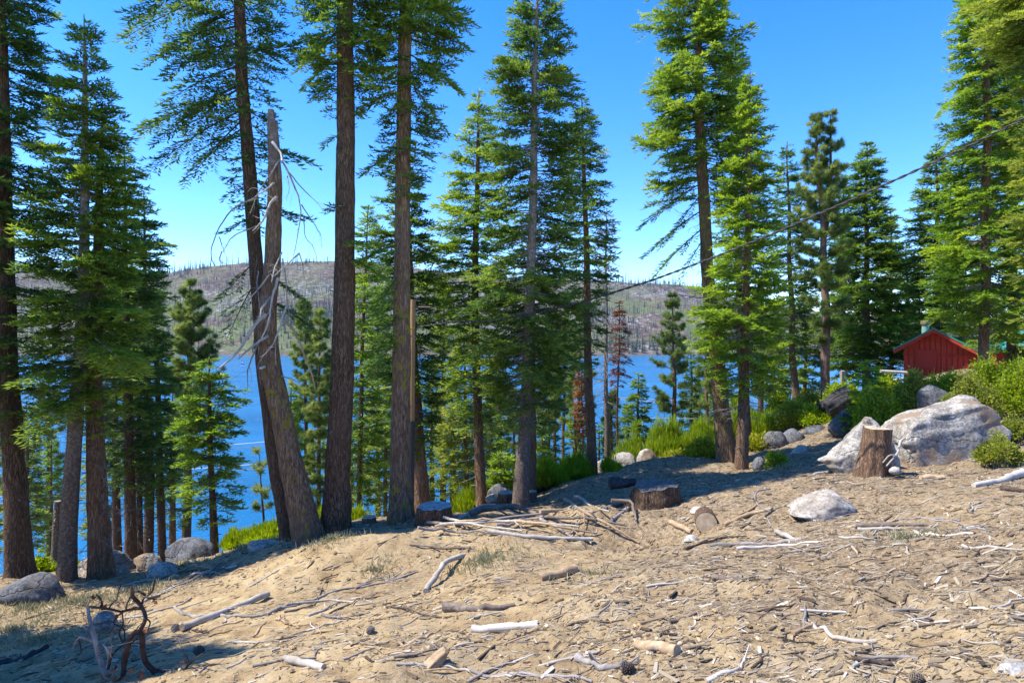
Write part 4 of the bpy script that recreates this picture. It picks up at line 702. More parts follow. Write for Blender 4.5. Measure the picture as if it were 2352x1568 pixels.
BR = [('wood_white', 9, 4, -.25, a1((1254, 655), (1272, 680), (1292, 705), (1297, 738))), ('wood_grey', 6, 1, -.2, a1((1294, 735), (1330, 800), (1365, 880), (1385, 940), (1375, 1050), (1345, 1190))), ('wood_grey', 4, 1, -.2, a1((1325, 790), (1400, 880), (1450, 925), (1490, 972))),
      ('wood_grey', 4, 1, .1, a1((1385, 940), (1430, 1010), (1475, 1080), (1480, 1140))), ('wood_grey', 3, 1, -.1, a1((1395, 990), (1400, 1090), (1440, 1130), (1455, 1190))), ('wood_grey', 3, 1, -.3, a1((1320, 810), (1330, 860), (1315, 920))),
      ('wood_grey', 5, 1.5, -.3, a1((1285, 735), (1230, 820), (1180, 890), (1150, 980))), ('wood_pale', 7, 3, -.35, a1((1258, 843), (1235, 862), (1200, 888), (1188, 890))), ('wood_pale', 8, 3, -.4, a1((1272, 905), (1240, 930), (1222, 985), (1195, 1030), (1160, 1060))),
      ('wood_grey', 5, 2, -.2, a1((1180, 912), (1110, 930), (1060, 960), (1005, 1050), (970, 1130), (960, 1190), (985, 1220))), ('wood_grey', 4, 1, -.5, a1((1180, 1040), (1120, 1060), (1060, 1090), (1025, 1150), (1050, 1205))), ('wood_grey', 3, 1, -.3, a1((1020, 1155), (1005, 1195), (1040, 1215))), ('wood_grey', 3, 1, -.3, a1((1008, 1090), (1025, 1140), (1028, 1160))),
      ('wood_pale', 6, 2, -.4, a4((1310, 215), (1200, 360), (1110, 450), (1070, 580), (1020, 730))), ('wood_pale', 8, 3, -.4, a4((1395, 250), (1330, 460), (1300, 700), (1230, 840))), ('wood_pale', 8, 3, -.5, a4((1315, 440), (1260, 510), (1225, 565), (1220, 640))),
      ('wood_pale', 9, 4, -.8, a4((1270, 608), (1200, 660), (1090, 830), (1000, 980), (900, 1070), (820, 1135))), ('wood_pale', 5, 2, -.8, a4((845, 1115), (830, 1160), (828, 1205))), ('wood_pale', 7, 3, -.6, a4((1290, 820), (1220, 860), (1110, 950), (1000, 1045))), ('wood_pale', 6, 2, -.5, a4((1490, 490), (1420, 680), (1380, 840), (1310, 960), (1220, 1030))),
      ('wood_tan', 7, 3, -.2, a4((1400, 630), (1500, 700), (1570, 790), (1640, 990), (1740, 1220), (1760, 1340))), ('wood_pale', 5, 2, -.4, a4((1430, 0), (1360, 150), (1330, 290))), ('wood_pale', 5, 2, -.5, a4((1600, 10), (1400, 190), (1340, 240))), ('wood_grey', 5, 1.5, -.4, a4((1205, 880), (1140, 1020), (1090, 1150), (1095, 1340))),
      ('wood_grey', 4, 1.5, -.2, a4((1440, 60), (1470, 250), (1480, 480), (1520, 690))), ('wood_grey', 3, 1, -.2, a4((1600, 0), (1640, 120), (1655, 300))), ('wood_grey', 3, 1, -.3, a4((1210, 1100), (1205, 1220), (1225, 1290))), ('wood_white', 9, 6, -.28, a4((1265, 1120), (1222, 1135))), ('wood_grey', 4, 1, -.2, a4((1430, 1215), (1530, 1240), (1600, 1290))), ('wood_grey', 4, 1.5, -.3, a4((1200, 180), (1185, 330), (1215, 560)))]
q = np.random.default_rng(5)
for mat_, w0, w1, dy, p in BR:
    n = 14; pp = smoothpath([(x, y) for x, y in p], n); dd = D-.15+np.linspace(0, 1, n)**.8*dy+.04*np.sin(np.linspace(0, 5, n)+q.uniform(0, 6))
    tt = np.array([P(x, y, d_) for (x, y), d_ in zip(pp, dd)]); tt[1:-1] += q.normal(0, .004, (n-2, 3))
    mb = MB(); tube(mb, tt, np.linspace(w0, w1, n)/2/F*D*.85, 7, noise=.2, nsc=12)
    for k in range(0 if w0 > 8 else 4):
        j = q.integers(4, n-1); v_ = nrm(tt[j]-tt[j-1]+q.normal(0, .09, 3)); L = q.uniform(.08, .35)
        tube(mb, smoothpath([tt[j], tt[j]+v_*L*.5+q.normal(0, .03, 3), tt[j]+v_*L+np.array((0, 0, -.06))+q.normal(0, .04, 3)], 6), np.linspace(w1*.45, .5, 6)/2/F*D, 4)
    mb.build('branch', M[mat_], root, base)
# ---------------------------------------------------------------- rocks
def ico(n):
    import bmesh
    bm = bmesh.new(); bmesh.ops.create_icosphere(bm, subdivisions=n, radius=1); V = np.array([v.co for v in bm.verts]); T = np.array([[v.index for v in f.verts] for f in bm.faces]); bm.free(); return V, T
ICO = {n: ico(n) for n in (2, 3, 4, 5)}
def rock(name, label, x0, x1, y0, y1, d, mat='granite', seed=0, sub=4, depth=.8, flat=.35, cat='boulder', yaw=0., facets=6, tilt=0., group=None, top=None, boxy=1., ledge=0.):
    """a rock that spans the pixels x0..x1, y0..y1 at distance d, sunk into the ground"""
    cx = (x0+x1)/2; hw = (x1-x0)/2/F*d; zt, zb = CZ-(y0-CY)/F*d, CZ-(y1-CY)/F*d; hh = (zt-zb)
    V, T = ICO[sub]; V = V.copy(); q = np.random.default_rng(300+seed)
    for k in range(facets):                               # planar cuts make a weathered block
        n_ = nrm(q.normal(0, 1, 3)*np.array((1, 1, .8))); c = q.uniform(.62, .9); dd = V@n_; V = V-np.clip(dd-c, 0, None)[:, None]*n_*.85
    if boxy != 1: V = np.sign(V)*np.abs(V)**boxy
    V /= np.abs(V).max(0)
    nz = fbm(V*1.6+seed, 4, seed)*.10+.025*fbm(V*7, 3, seed+9)-.05*np.exp(-(vn(V*np.array((1.2, 1.2, 2.6))+3, seed)/.07)**2)
    V = V*(1+nz)[:, None]
    if ledge:                                             # weathered horizontal joints
        s_ = V[:, 2]*2.6+.5*vn(V*np.array((1.1, 1.1, .6)), seed+3)+.12*V[:, 0]; saw = s_-np.floor(s_); V[:, :2] *= (1-ledge*np.clip(1-saw*5, 0, 1)-ledge*.6*saw)[:, None]
    if top is not None: V[:, 2] *= np.interp(V[:, 0], np.linspace(-1, 1, len(top)), top)
    V = V*np.array((hw, hw*depth, hh*.78)); V = V@rotz(yaw).T
    if tilt: c, s = math.cos(tilt), math.sin(tilt); V = np.stack([V[:, 0]*c+V[:, 2]*s, V[:, 1], -V[:, 0]*s+V[:, 2]*c], 1)
    V[:, 2] += zt-V[:, 2].max(); V[:, 0] += (cx-CX)/F*d; V[:, 1] += d+hw*depth*.3
    b = np.array(((cx-CX)/F*d, d+hw*depth*.3, zb))
    o = MB().add(V, T=T, smooth=True).build(name, M[mat], None, b); return tag(o, label, cat, group)
rock('boulder', 'biggest pale granite boulder, long and cracked, below the red cabin', 2040, 2326, 910, 1066, 12.2, 'granite', 1, 5, .55, facets=9, tilt=-.10, top=(.55, .74, .84, .90, .96, 1.02, 1.02), boxy=.62, ledge=.09)
rock('boulder', 'sloping grey boulder behind the bark-covered stump, left of the biggest boulder', 1888, 2066, 958, 1092, 11.9, 'granite', 2, 5, .6, facets=7, top=(.28, .5, .7, .9, 1.0, .95, .8))
rock('rock', 'low white rock half buried in the dirt slope', 1808, 1988, 1127, 1192, 9.1, 'granite_white', 3, 5, .75, cat='rock', facets=8, top=(.25, .5, .8, 1., .92, .6, .3), ledge=.05)
rock('boulder', 'dark domed boulder in the shade left of the leaning snag', 368, 496, 1238, 1300, 14, 'granite_shaded', 4, 4, .7, facets=5)
rock('boulder', 'low dark slab of rock at the far left by the tree roots', -20, 150, 1322, 1384, 10.6, 'granite_shaded', 5, 4, .7, facets=4, top=(.4, .6, .8, .95, 1., .9, .6))
rock('boulder', 'sunlit rounded rock between the two left trunks', 165, 300, 1266, 1345, 12.6, 'granite', 6, 4, .7, facets=4)
rock('boulder', 'grey rock between the thick left trunk and the domed boulder', 292, 372, 1274, 1322, 13, 'granite', 7, 4, .7, facets=4)
rock('rock', 'low flat grey rock in front of the domed boulder', 334, 404, 1292, 1326, 12.2, 'granite', 8, 3, .7, cat='rock')
rock('rock', 'shaded grey rock behind the thick left trunk', 236, 302, 1268, 1322, 13.6, 'granite_shaded', 9, 3, .8, cat='rock')
rock('rock', 'small flat rock by the grass at the foot of the leaning snag', 560, 640, 1242, 1266, 12.5, 'granite', 10, 3, .8, cat='rock')
rock('boulder', 'layered pale boulder by the shrubs right of the slim dark trunks', 1400, 1462, 1040, 1078, 21, 'granite', 11, 4, .7, facets=6)
rock('rock', 'flat rock at the left foot of the layered pale boulder', 1366, 1410, 1054, 1090, 20.4, 'granite', 12, 4, .7, cat='rock')
rock('boulder', 'split rounded boulder just left of the bright broom shrubs', 1464, 1512, 1030, 1066, 22, 'granite', 13, 4, .8, facets=6)
rock('rock', 'small low rock in front of the split rounded boulder', 1412, 1450, 1066, 1084, 19.6, 'granite', 14, 3, .8, cat='rock')
rock('boulder', 'grey domed rock in the shade behind the small cut stump, centre', 1118, 1172, 1112, 1146, 17.5, 'granite_shaded', 15, 4, .8, facets=4)
rock('rock', 'flat grey rock under the domed rock in the centre', 1114, 1150, 1134, 1152, 16.8, 'granite', 16, 3, .8, cat='rock')
rock('boulder', 'dark pointed boulder in the shade right of the bright layered fir', 1745, 1812, 990, 1036, 20.5, 'granite_shaded', 17, 4, .8, facets=7)
rock('boulder', 'dark rounded boulder in the middle of the shaded row', 1790, 1856, 984, 1030, 20.8, 'granite_shaded', 18, 4, .8, facets=4)
rock('boulder', 'dark long boulder at the right end of the shaded row', 1840, 1915, 976, 1016, 21, 'granite_shaded', 19, 4, .8, facets=6)
rock('boulder', 'tilted grey slab of rock left of the young layered fir', 1906, 1985, 940, 1000, 19.5, 'granite_shaded', 20, 4, .6, facets=8, top=(.35, .5, .7, .85, 1., .95, .8))
rock('rock', 'smooth dark rock at the right foot of the bright layered fir', 1730, 1764, 1048, 1076, 16.6, 'granite_shaded', 21, 3, .9, cat='rock')
rock('rock', 'low round rock in the path shade, right of the smooth dark rock', 1820, 1862, 1022, 1046, 18.6, 'granite', 22, 3, .9, cat='rock')
rock('rock', 'grey rock among the shrubs above the biggest boulder', 2112, 2190, 884, 930, 16.5, 'granite_shaded', 23, 4, .7, cat='rock', facets=5)
rock('rock', 'flat white stone in the dirt by the sawn log end', 1566, 1612, 1228, 1256, 9.0, 'granite_white', 24, 3, .8, cat='rock', facets=3)
rock('rock', 'pale rock poking in at the bottom right corner', 2296, 2400, 1528, 1600, 3.25, 'granite_white', 25, 4, .8, cat='rock', facets=4)
rock('rock', 'small white stone at the foot of the biggest boulder', 2044, 2074, 1072, 1084, 10.9, 'granite', 26, 3, .7, cat='rock', facets=3)
rock('rock', 'grey stone in the weeds behind the dead bush', 208, 262, 1404, 1440, 7.6, 'granite', 27, 3, .8, cat='rock', facets=4)
rock('rock', 'pale low stone on the slope, left of the low white rock', 1586, 1632, 1164, 1180, 10.6, 'granite_white', 28, 3, .9, cat='rock', facets=3)
# ---------------------------------------------------------------- stumps
def stump(label, x0, x1, yt, yb, d, bk='bark_brown', cut='cut_wood', roots=.5, seed=0, h_extra=.2, tiltx=0., n=44, jag=.015):
    cx = (x0+x1)/2; r = (x1-x0)/2/F*d; X = (cx-CX)/F*d; zt, zb = CZ-(yt-CY)/F*d, CZ-(yb-CY)/F*d; y = d+r*.7; g_ = gz(X, y); zb = min(zb, g_)-h_extra
    root = thing('tree_stump', (X, y, zb+h_extra), label, 'tree stump'); q = np.random.default_rng(400+seed)
    z = np.linspace(zb, zt, 22); c = np.stack([X+tiltx*(z-zb), np.full(22, y), z], 1); ph = q.uniform(0, 6, 4)
    lob = lambda u, th: 1+roots*np.exp(-u*3.2)*(.35+.65*np.maximum(0, np.cos(th*2.5+ph[0])))*1.+.05*np.cos(th*7+ph[1])+.035*np.cos(th*11+ph[2])
    mb = MB(); V = tube(mb, c, r*np.linspace(1., .93, 22), n, noise=.11, nsc=11, seed=seed, lobes=lob); mb.T.pop(); mb.ta.pop(); th_ = np.linspace(0, 6.2832, n, endpoint=False); V = V.copy(); V[..., 2] += jag*np.linspace(0, 1, 22)[:, None]**3*(.55*np.cos(th_-2.2)+.3*np.sign(np.sin(th_*2+.6))+.25*np.sin(th_*7+ph[1]))[None]; mb.V[0] = V.reshape(-1, 3).astype(np.float32); mb.build('trunk', M[bk], root, (X, y, zb+h_extra))
    top = V[-1]; ctr = top.mean(0); mb = MB(); rings = [top*(1-k)+ctr*k+np.array((0, 0, .004+.006*math.sin(k*9+seed))) for k in (0, .12, .35, .6, .85)]
    VV = np.vstack(rings+[ctr[None]]); Q = [(a*n+b, a*n+(b+1) % n, (a+1)*n+(b+1) % n, (a+1)*n+b) for a in range(4) for b in range(n)]; T = [(4*n+b, 4*n+(b+1) % n, 5*n) for b in range(n)]
    VV[n:] += q.normal(0, .004, VV[n:].shape); mb.add(VV, Q, T); mb.build('cut_face', M[cut], root, (X, y, zb+h_extra)); return root
stump('wide flat-cut stump with a grey top, in front of the furrowed fir trunk', 951, 1036, 1170, 1206, 12, 'bark_dark', 'cut_grey', .35, 1)
stump('dark old stump with flaring roots in the shade right of centre', 1464, 1566, 1122, 1168, 11.6, 'bark_dark', 'cut_shaded', 1.3, 2, jag=.08)
stump('bark-covered stump standing against the sloping grey boulder', 1986, 2046, 986, 1072, 11.1, 'bark_brown', 'cut_wood', .6, 3, tiltx=.08, jag=.02)
stump('small sunlit cut stump right of the near-black trunk', 828, 862, 1190, 1214, 12.8, 'bark_brown', 'cut_wood', .2, 4)
stump('small pale cut stump right of the tallest central fir', 1207, 1234, 1130, 1152, 15.6, 'bark_grey', 'cut_wood', .15, 5)
stump('dark flat stump left of the tallest central fir', 1142, 1186, 1134, 1158, 16, 'bark_brown', 'cut_grey', .2, 6)
stump('tiny stump in front of the layered pale boulder', 1444, 1462, 1068, 1082, 19.4, 'bark_brown', 'cut_wood', .2, 7)
stump('low grey stump just right of the flat lakeside rocks', 1500, 1534, 1066, 1080, 19.5, 'bark_grey', 'cut_grey', .2, 8)
# pale roots and slab around the old stump
def on_ground(px, py, lift=0.): p = hit(px, py); p[2] += lift; return p
# ---------------------------------------------------------------- logs, branches and sticks
def stick(name, label, p, wpx, mat, cat, lift=.6, w1=None, cap=None, n=None, twigs=0, seed=0, group=None, raise_=None, knob=.06, seg=10):
    q = np.random.default_rng(seed+len(label)); G = [hit(x, y) for x, y in p]; d0 = G[0][1]; r0 = wpx/2/F*d0; r1 = (w1 if w1 is not None else wpx*.7)/2/F*G[-1][1]
    n = n or max(8, 4*len(p)); pts = smoothpath(G, n); rr = np.linspace(r0, r1, n); gzv = ground_z(pts[:, 0], pts[:, 1]); 
    line = np.linspace(0, 1, n); z = gzv+rr*lift
    if len(p) == 2 or r0 > .03:                             # stiff: rests on the highest points
        a, b = np.polyfit(line, z, 1); z = a*line+b; z = z+np.max(gzv+rr*.25-z)*.6
    pts[:, 2] = z
    if raise_: pts[:, 2] += np.interp(line, np.linspace(0, 1, len(raise_)), raise_)
    pts[1:-1] += q.normal(0, r0*.18, (n-2, 3)); base = pts[n//2].copy(); mb = MB()
    tube(mb, pts, rr*(1+knob*q.normal(0, 1, n)), seg, noise=.12, nsc=14, seed=seed, cap=1)
    for k in range(twigs):
        j = q.integers(1, n-1); dr = nrm((pts[-1]-pts[0])*.8+q.normal(0, .5, 3)*np.linalg.norm(pts[-1]-pts[0])); L = np.linalg.norm(pts[-1]-pts[0])*q.uniform(.12, .35); e = pts[j]+dr*L; e[2] = gz(e[0], e[1])+q.uniform(.0, .10)
        m_ = (pts[j]+e)/2+q.normal(0, .04, 3); tube(mb, smoothpath([pts[j], m_, e], 7), np.linspace(rr[j]*.5, rr[j]*.15, 7), 5)
    o = mb.build(name, [M[mat], M[cap or mat]], None, base); return tag(o, label, cat, group)
S = stick
S('log', 'straight debarked white log lying in the middle foreground', [(1084, 1446), (1236, 1434)], 19, 'wood_white', 'log', w1=17, seg=16)
S('log', 'dark bark-covered log lying just above the white log', [(1022, 1402), (1100, 1402), (1182, 1390)], 22, 'log_bark', 'log', w1=9, seg=14, cap='cut_grey')
S('log', 'short tan log with a broken bark end, upper middle foreground', [(1240, 1330), (1322, 1308)], 19, 'wood_tan', 'log', w1=21, seg=14)
S('log', 'thick cut tan log piece near the bottom right of centre', [(1462, 1484), (1556, 1502)], 22, 'wood_tan', 'log', w1=29, seg=16, cap='cut_wood')
S('log', 'pale cut branch piece near the bottom left of centre', [(656, 1512), (744, 1536)], 16, 'wood_pale', 'log', w1=17, seg=14, cap='cut_wood')
S('log', 'long pale grey log lying diagonally right of the dead bush', [(418, 1450), (500, 1418), (616, 1372)], 17, 'wood_pale', 'log', w1=14, seg=14, cap='log_bark')
S('branch', 'knobbly pale branch slanting down the bank in the middle', [(978, 1362), (1022, 1310), (1072, 1268)], 12, 'wood_pale', 'branch', w1=11, knob=.2)
S('log', 'long smooth pale pole lying under the branch heap, right half', [(1120, 1230), (1240, 1240), (1362, 1246)], 10, 'wood_pale', 'log', w1=9)
S('log', 'white weathered log at the right edge below the shrubs', [(2236, 1118), (2300, 1106), (2352, 1092)], 11, 'wood_white', 'log', w1=20, seg=12)
S('log', 'dark rotten log end at the right edge under the white log', [(2300, 1124), (2370, 1130)], 13, 'wood_dark', 'log', seg=12)
S('log', 'brown bark log lying across the right middle of the slope', [(1966, 1212), (2060, 1209), (2148, 1204)], 11, 'log_bark', 'log', w1=8, cap='cut_grey')
S('branch', 'pale grey branch in front of the brown bark log', [(1970, 1222), (2068, 1218)], 9, 'wood_pale', 'branch', twigs=2)
S('branch', 'silver birch-like branch lying left of the right middle logs', [(1630, 1256), (1720, 1250), (1842, 1240)], 9, 'wood_grey', 'branch', w1=8, twigs=1)
S('branch', 'white peeled branch right behind the silver branch', [(1692, 1262), (1780, 1254), (1880, 1246)], 8, 'wood_white', 'branch', twigs=1)
S('branch', 'short grey branch with a broken end above the silver branch', [(1784, 1222), (1832, 1242)], 13, 'wood_pale', 'branch')
S('branch', 'tan branch slanting up toward the low white rock', [(1662, 1210), (1720, 1184), (1776, 1172)], 10, 'wood_tan', 'branch', w1=7)
S('branch', 'fallen tan branch left of the sawn log end', [(1540, 1200), (1590, 1222)], 12, 'wood_tan', 'branch', w1=13)
S('branch', 'long thin pale branch running up toward the domed boulder', [(330, 1382), (430, 1336), (490, 1312), (545, 1300)], 6, 'wood_pale', 'branch', w1=5, twigs=4)
S('branch', 'long pale branch passing behind the dead bush', [(100, 1462), (220, 1432), (330, 1416), (440, 1372)], 6, 'wood_pale', 'branch', w1=4, twigs=2)
S('branch', 'long dark-barked branch across the left middle foreground', [(612, 1414), (700, 1382), (780, 1352), (886, 1338), (960, 1312)], 9, 'wood_grey', 'branch', w1=4, twigs=5, knob=.14)
S('branch', 'crooked grey branch joining the long pale grey log', [(402, 1396), (420, 1412), (500, 1416), (560, 1420), (610, 1412), (680, 1392)], 8, 'wood_grey', 'branch', w1=6, knob=.16, twigs=2)
S('branch', 'thin tan branch beneath the long pale grey log', [(440, 1462), (500, 1440), (560, 1424)], 6, 'wood_tan', 'branch')
S('branch', 'pale curved branch left of the bark-covered log', [(915, 1476), (960, 1468), (1010, 1446)], 8, 'wood_tan', 'branch', w1=4)
S('branch', 'long thin branch along the bottom edge, middle', [(1080, 1540), (1180, 1548), (1280, 1552), (1360, 1566)], 8, 'wood_grey', 'branch', w1=7, twigs=5)
S('branch', 'long pale branch sweeping into the bottom edge left of the pine cone', [(910, 1526), (1000, 1532), (1090, 1540), (1180, 1556)], 7, 'wood_pale', 'branch', w1=5, twigs=4)
S('branch', 'short pale branch lying alone at the lower middle', [(1258, 1528), (1376, 1498)], 8, 'wood_pale', 'branch', w1=5)
S('branch', 'grey twisted branch with broken twigs beside the bottom pine cone', [(1330, 1516), (1370, 1534), (1420, 1540), (1465, 1510)], 18, 'wood_grey', 'branch', w1=8, knob=.2, twigs=4, seg=12)
S('branch', 'pale branch bent like an elbow at the lower right', [(1866, 1434), (1910, 1468), (1960, 1476), (2012, 1474)], 9, 'wood_pale', 'branch', w1=11)
S('branch', 'short branch meeting the elbow-shaped branch', [(1822, 1462), (1868, 1436)], 10, 'wood_tan', 'branch')
S('branch', 'straight white stick lying level at the right', [(1838, 1402), (1944, 1404)], 7, 'wood_white', 'branch', w1=5)
S('branch', 'long white curved branch entering at the bottom right of centre', [(1624, 1566), (1680, 1548), (1712, 1512)], 11, 'wood_white', 'branch', w1=8, twigs=2)
S('branch', 'white bark strip branch on the slope left of the right edge', [(2100, 1222), (2180, 1232), (2236, 1226)], 8, 'wood_white', 'branch', twigs=1)
S('branch', 'long pale branch near the right edge, mid slope', [(2210, 1254), (2290, 1260), (2360, 1262)], 8, 'wood_pale', 'branch', twigs=2)
S('branch', 'thin bare branch lying up against the small right shrub', [(2190, 1030), (2250, 1050), (2290, 1072)], 4, 'wood_pale', 'branch')
S('branch', 'thin winding pale branch in front of the bark-covered stump', [(1870, 1090), (1950, 1080), (2010, 1066), (2050, 1068)], 6, 'wood_pale', 'branch', twigs=2)
S('branch', 'thin grey branch below the white slope rock, far right', [(2060, 1196), (2160, 1196), (2250, 1208)], 5, 'wood_grey', 'branch', twigs=2)
S('branch', 'weathered plank-like wood on the slope above the brown bark log', [(2114, 1100), (2170, 1096)], 13, 'wood_tan', 'branch', w1=9)
S('branch', 'dark rotten branch at the lower right', [(1960, 1516), (2010, 1522), (2050, 1528)], 15, 'wood_dark', 'branch')
S('branch', 'thick dark bough lying at the left edge in the shade', [(-10, 1530), (60, 1512), (108, 1488)], 16, 'wood_char', 'branch', w1=10, twigs=5, knob=.2)
S('branch', 'pale twig lying between two upright weeds by the left rocks', [(268, 1350), (340, 1330), (410, 1322)], 5, 'wood_pale', 'branch', twigs=2)
# heap of branches in front of the flat-cut stump
HE = [((948, 1206), (1060, 1212), (1180, 1196), (1260, 1180), 9), ((1010, 1222), (1130, 1208), (1250, 1210), (1330, 1222), 8), ((1080, 1190), (1170, 1186), (1250, 1188), None, 15), ((1240, 1196), (1300, 1172), (1350, 1160), None, 9), ((1296, 1158), (1330, 1180), (1362, 1210), None, 8),
      ((980, 1196), (1080, 1220), (1200, 1226), None, 7), ((1250, 1194), (1340, 1206), (1440, 1214), None, 8), ((1180, 1212), (1280, 1226), (1372, 1232), None, 8), ((960, 1230), (1060, 1226), (1140, 1228), None, 7), ((1050, 1200), (1120, 1182), (1200, 1180), None, 7),
      ((930, 1214), (990, 1190), (1060, 1192), None, 6), ((1330, 1190), (1380, 1216), (1468, 1248), None, 8), ((1240, 1198), (1280, 1216), (1316, 1238), None, 9), ((1320, 1150), (1360, 1166), (1400, 1204), None, 7), ((1404, 1164), (1450, 1172), (1462, 1204), None, 9), ((1000, 1212), (1100, 1216), (1220, 1202), None, 6), ((1140, 1216), (1210, 1196), (1290, 1202), None, 6)]
for k, h_ in enumerate(HE):
    p = [x for x in h_[:4] if x is not None]; q = np.random.default_rng(k)
    S('branch', 'bare grey branch tangled in the heap in front of the flat-cut stump', p, h_[4], ('wood_grey', 'wood_pale', 'log_bark', 'wood_tan')[k % 4], 'branch', w1=h_[4]*.5, twigs=3, seed=k, group='branches in the heap by the flat-cut stump', raise_=[.02+.05*(k % 3), .10*q.random()+.03*(k % 4), .02])
q = np.random.default_rng(55)
for k in range(30):
    cx_, cy_ = (q.normal(770, 110), q.normal(1432, 30)) if k < 18 else (q.normal(450, 60), q.normal(1318, 10)) if k < 22 else (q.normal(1930, 220), q.normal(1250, 22))
    a = q.normal(-.22, .4); L = q.uniform(70, 190); dx, dy = math.cos(a)*L/2, math.sin(a)*L/2*.55; b = q.normal(0, 9)
    S('branch', ['thin bare branch in the twig tangle left of the bark-covered log', 'thin bare branch near the rocks below the domed boulder', 'thin bare branch among the logs on the right middle slope'][(k >= 18)+(k >= 22)], [(cx_-dx, cy_-dy), (cx_, cy_+b), (cx_+dx, cy_+dy)], q.uniform(3, 8), ('wood_grey', 'wood_tan', 'wood_pale', 'log_bark', 'wood_dark')[k % 5], 'branch', w1=2, twigs=int(q.integers(2, 7)), seed=100+k, group=['branches in the twig tangle left of the bark-covered log', 'branches below the domed boulder', 'branches on the right middle slope'][(k >= 18)+(k >= 22)], raise_=[.0, .03*q.random(), .0], knob=.14)
for k, p in enumerate([[(1480, 1136), (1420, 1160), (1390, 1172)], [(1460, 1160), (1424, 1186), (1404, 1200)]]):
    pts = [on_ground(*x, .04) for x in p]; mb = MB(); tube(mb, smoothpath(pts, 10), np.linspace(.06, .03, 10), 10, noise=.2, nsc=10, seed=k)
    tag(mb.build('root', M['wood_grey'], None, pts[1]), ['grey root lying on the dirt left of the dark old stump', 'grey broken root below the dark old stump'][k], 'root')
# dark split slab behind the old stump and the charred log heap
def chunk(name, label, p0, p1, wpx, d, mat, cat, seed=0, h=.6, taper=.5, jag=.5):
    a, b = P(*p0, d), P(*p1, d); q = np.random.default_rng(seed); n = 16; pts = np.linspace(a, b, n); r = np.linspace(1, taper, n)*wpx/2/F*d
    ph = q.uniform(0, 6, 3); lob = lambda u, th: (1+.25*np.cos(2*th+ph[0])+.13*np.cos(5*th+ph[1]+3*u)+.08*np.cos(9*th+ph[2]))*np.where(u > .9, 1-jag*(.5+.5*np.cos(3*th)), 1)
    mb = MB(); tube(mb, pts, r, 22, noise=.13, nsc=10, seed=seed, lobes=lob, cap=0); return tag(mb.build(name, M[mat], None, (a+b)/2), label, cat)
chunk('log', 'dark split log lying in the shade left of the old stump', (1400, 1110), (1468, 1106), 34, 13.2, 'wood_char', 'log', 3, taper=.45)
chunk('log', 'upright chunk of rotten wood broken off at the bottom centre', (962, 1560), (1026, 1492), 44, 4.85, 'wood_tan', 'log', 4, taper=.55, jag=.6)
chunk('log', 'charred fallen log leaning among the shrubs left of the young fir', (1884, 936), (1950, 896), 18, 22, 'wood_char', 'log', 5, taper=1.2)
chunk('log', 'second charred log piece under the leaning charred log', (1900, 940), (1952, 916), 26, 21.6, 'wood_char', 'log', 6, taper=.8)
S('log', 'short dark stub of wood in the dirt, middle right', [(1636, 1332), (1706, 1330)], 14, 'log_bark', 'log')
# sawn round end facing the camera
c = hit(1622, 1220); r_ = 25/F*c[1]; mb = MB(); mb2 = MB(); ax_ = nrm(np.array((-.28, -1, .10))); e0 = c+np.array((0, 0, r_*.75)); pts = [e0-ax_*.55, e0-ax_*.25, e0]
root = thing('log_round', c, 'sawn round of a thick log facing the camera, bark on its rim', 'log')
V = tube(mb, pts, r_, 28, noise=.05, nsc=6); mb.T.pop(); mb.ta.pop(); mb.build('bark', M['bark_brown'], root, c)
top = V[-1]*.96+V[-1].mean(0)*.04+ax_*.004; mb2.add(np.vstack([top, top.mean(0)+ax_*.003]), T=[(b, (b+1) % 28, 28) for b in range(28)]); mb2.build('cut_face', M['cut_wood'], root, c)
# white curved root against the biggest boulder
mb = MB(); tube(mb, smoothpath([P(2078, 1006, 11.0), P(2066, 1012, 10.95), P(2066, 1034, 10.9), P(2052, 1052, 10.8), P(2036, 1070, 10.7)], 14), np.linspace(.022, .014, 14), 9, noise=.1); tube(mb, smoothpath([P(2060, 1046, 10.8), P(2044, 1042, 10.8), P(2028, 1062, 10.75)], 8), .011, 6)
tag(mb.build('branch', M['wood_pale'], None, P(2060, 1040, 10.9)), 'pale curved root leaning on the front of the biggest boulder', 'branch')
mb = MB(); tube(mb, smoothpath([P(1736, 1150, 9.6), P(1733, 1136, 9.6), P(1740, 1126, 9.7), P(1770, 1122, 9.8)], 12)[::-1], np.linspace(.012, .018, 12), 6); tube(mb, smoothpath([P(1736, 1150, 9.6), P(1744, 1164, 9.5), P(1770, 1174, 9.4)], 8), .012, 6)
tag(mb.build('branch', M['wood_grey'], None, P(1740, 1150, 9.6)), 'thin upright hooked twig left of the low white rock', 'branch')
# ---------------------------------------------------------------- many small sticks
q = np.random.default_rng(77); PROTO = []
for k in range(16):
    mb = MB(); n = 9; u = np.linspace(-.5, .5, n); wig = np.cumsum(q.normal(0, .035, n)); pts = np.stack([u, wig-wig.mean(), .02*np.sin(u*6+k)], 1)
    tube(mb, pts, np.linspace(.030, .014, n)*q.uniform(.6, 1.4)*(1+.1*q.normal(0, 1, n)), 6, noise=.15, nsc=9, seed=k)
    for j in range(q.integers(0, 4)):
        a = pts[q.integers(2, 7)]; e = a+np.array((q.uniform(.08, .3), q.uniform(-.25, .25), q.uniform(0, .06))); tube(mb, smoothpath([a, (a+e)/2+q.normal(0, .02, 3), e], 5), np.linspace(.010, .003, 5), 4)
    me = mb.mesh('stick'); me.materials.append(M[('wood_pale', 'wood_grey', 'wood_tan', 'wood_dark', 'wood_bleached', 'log_bark')[k % 6]]); PROTO.append(me)
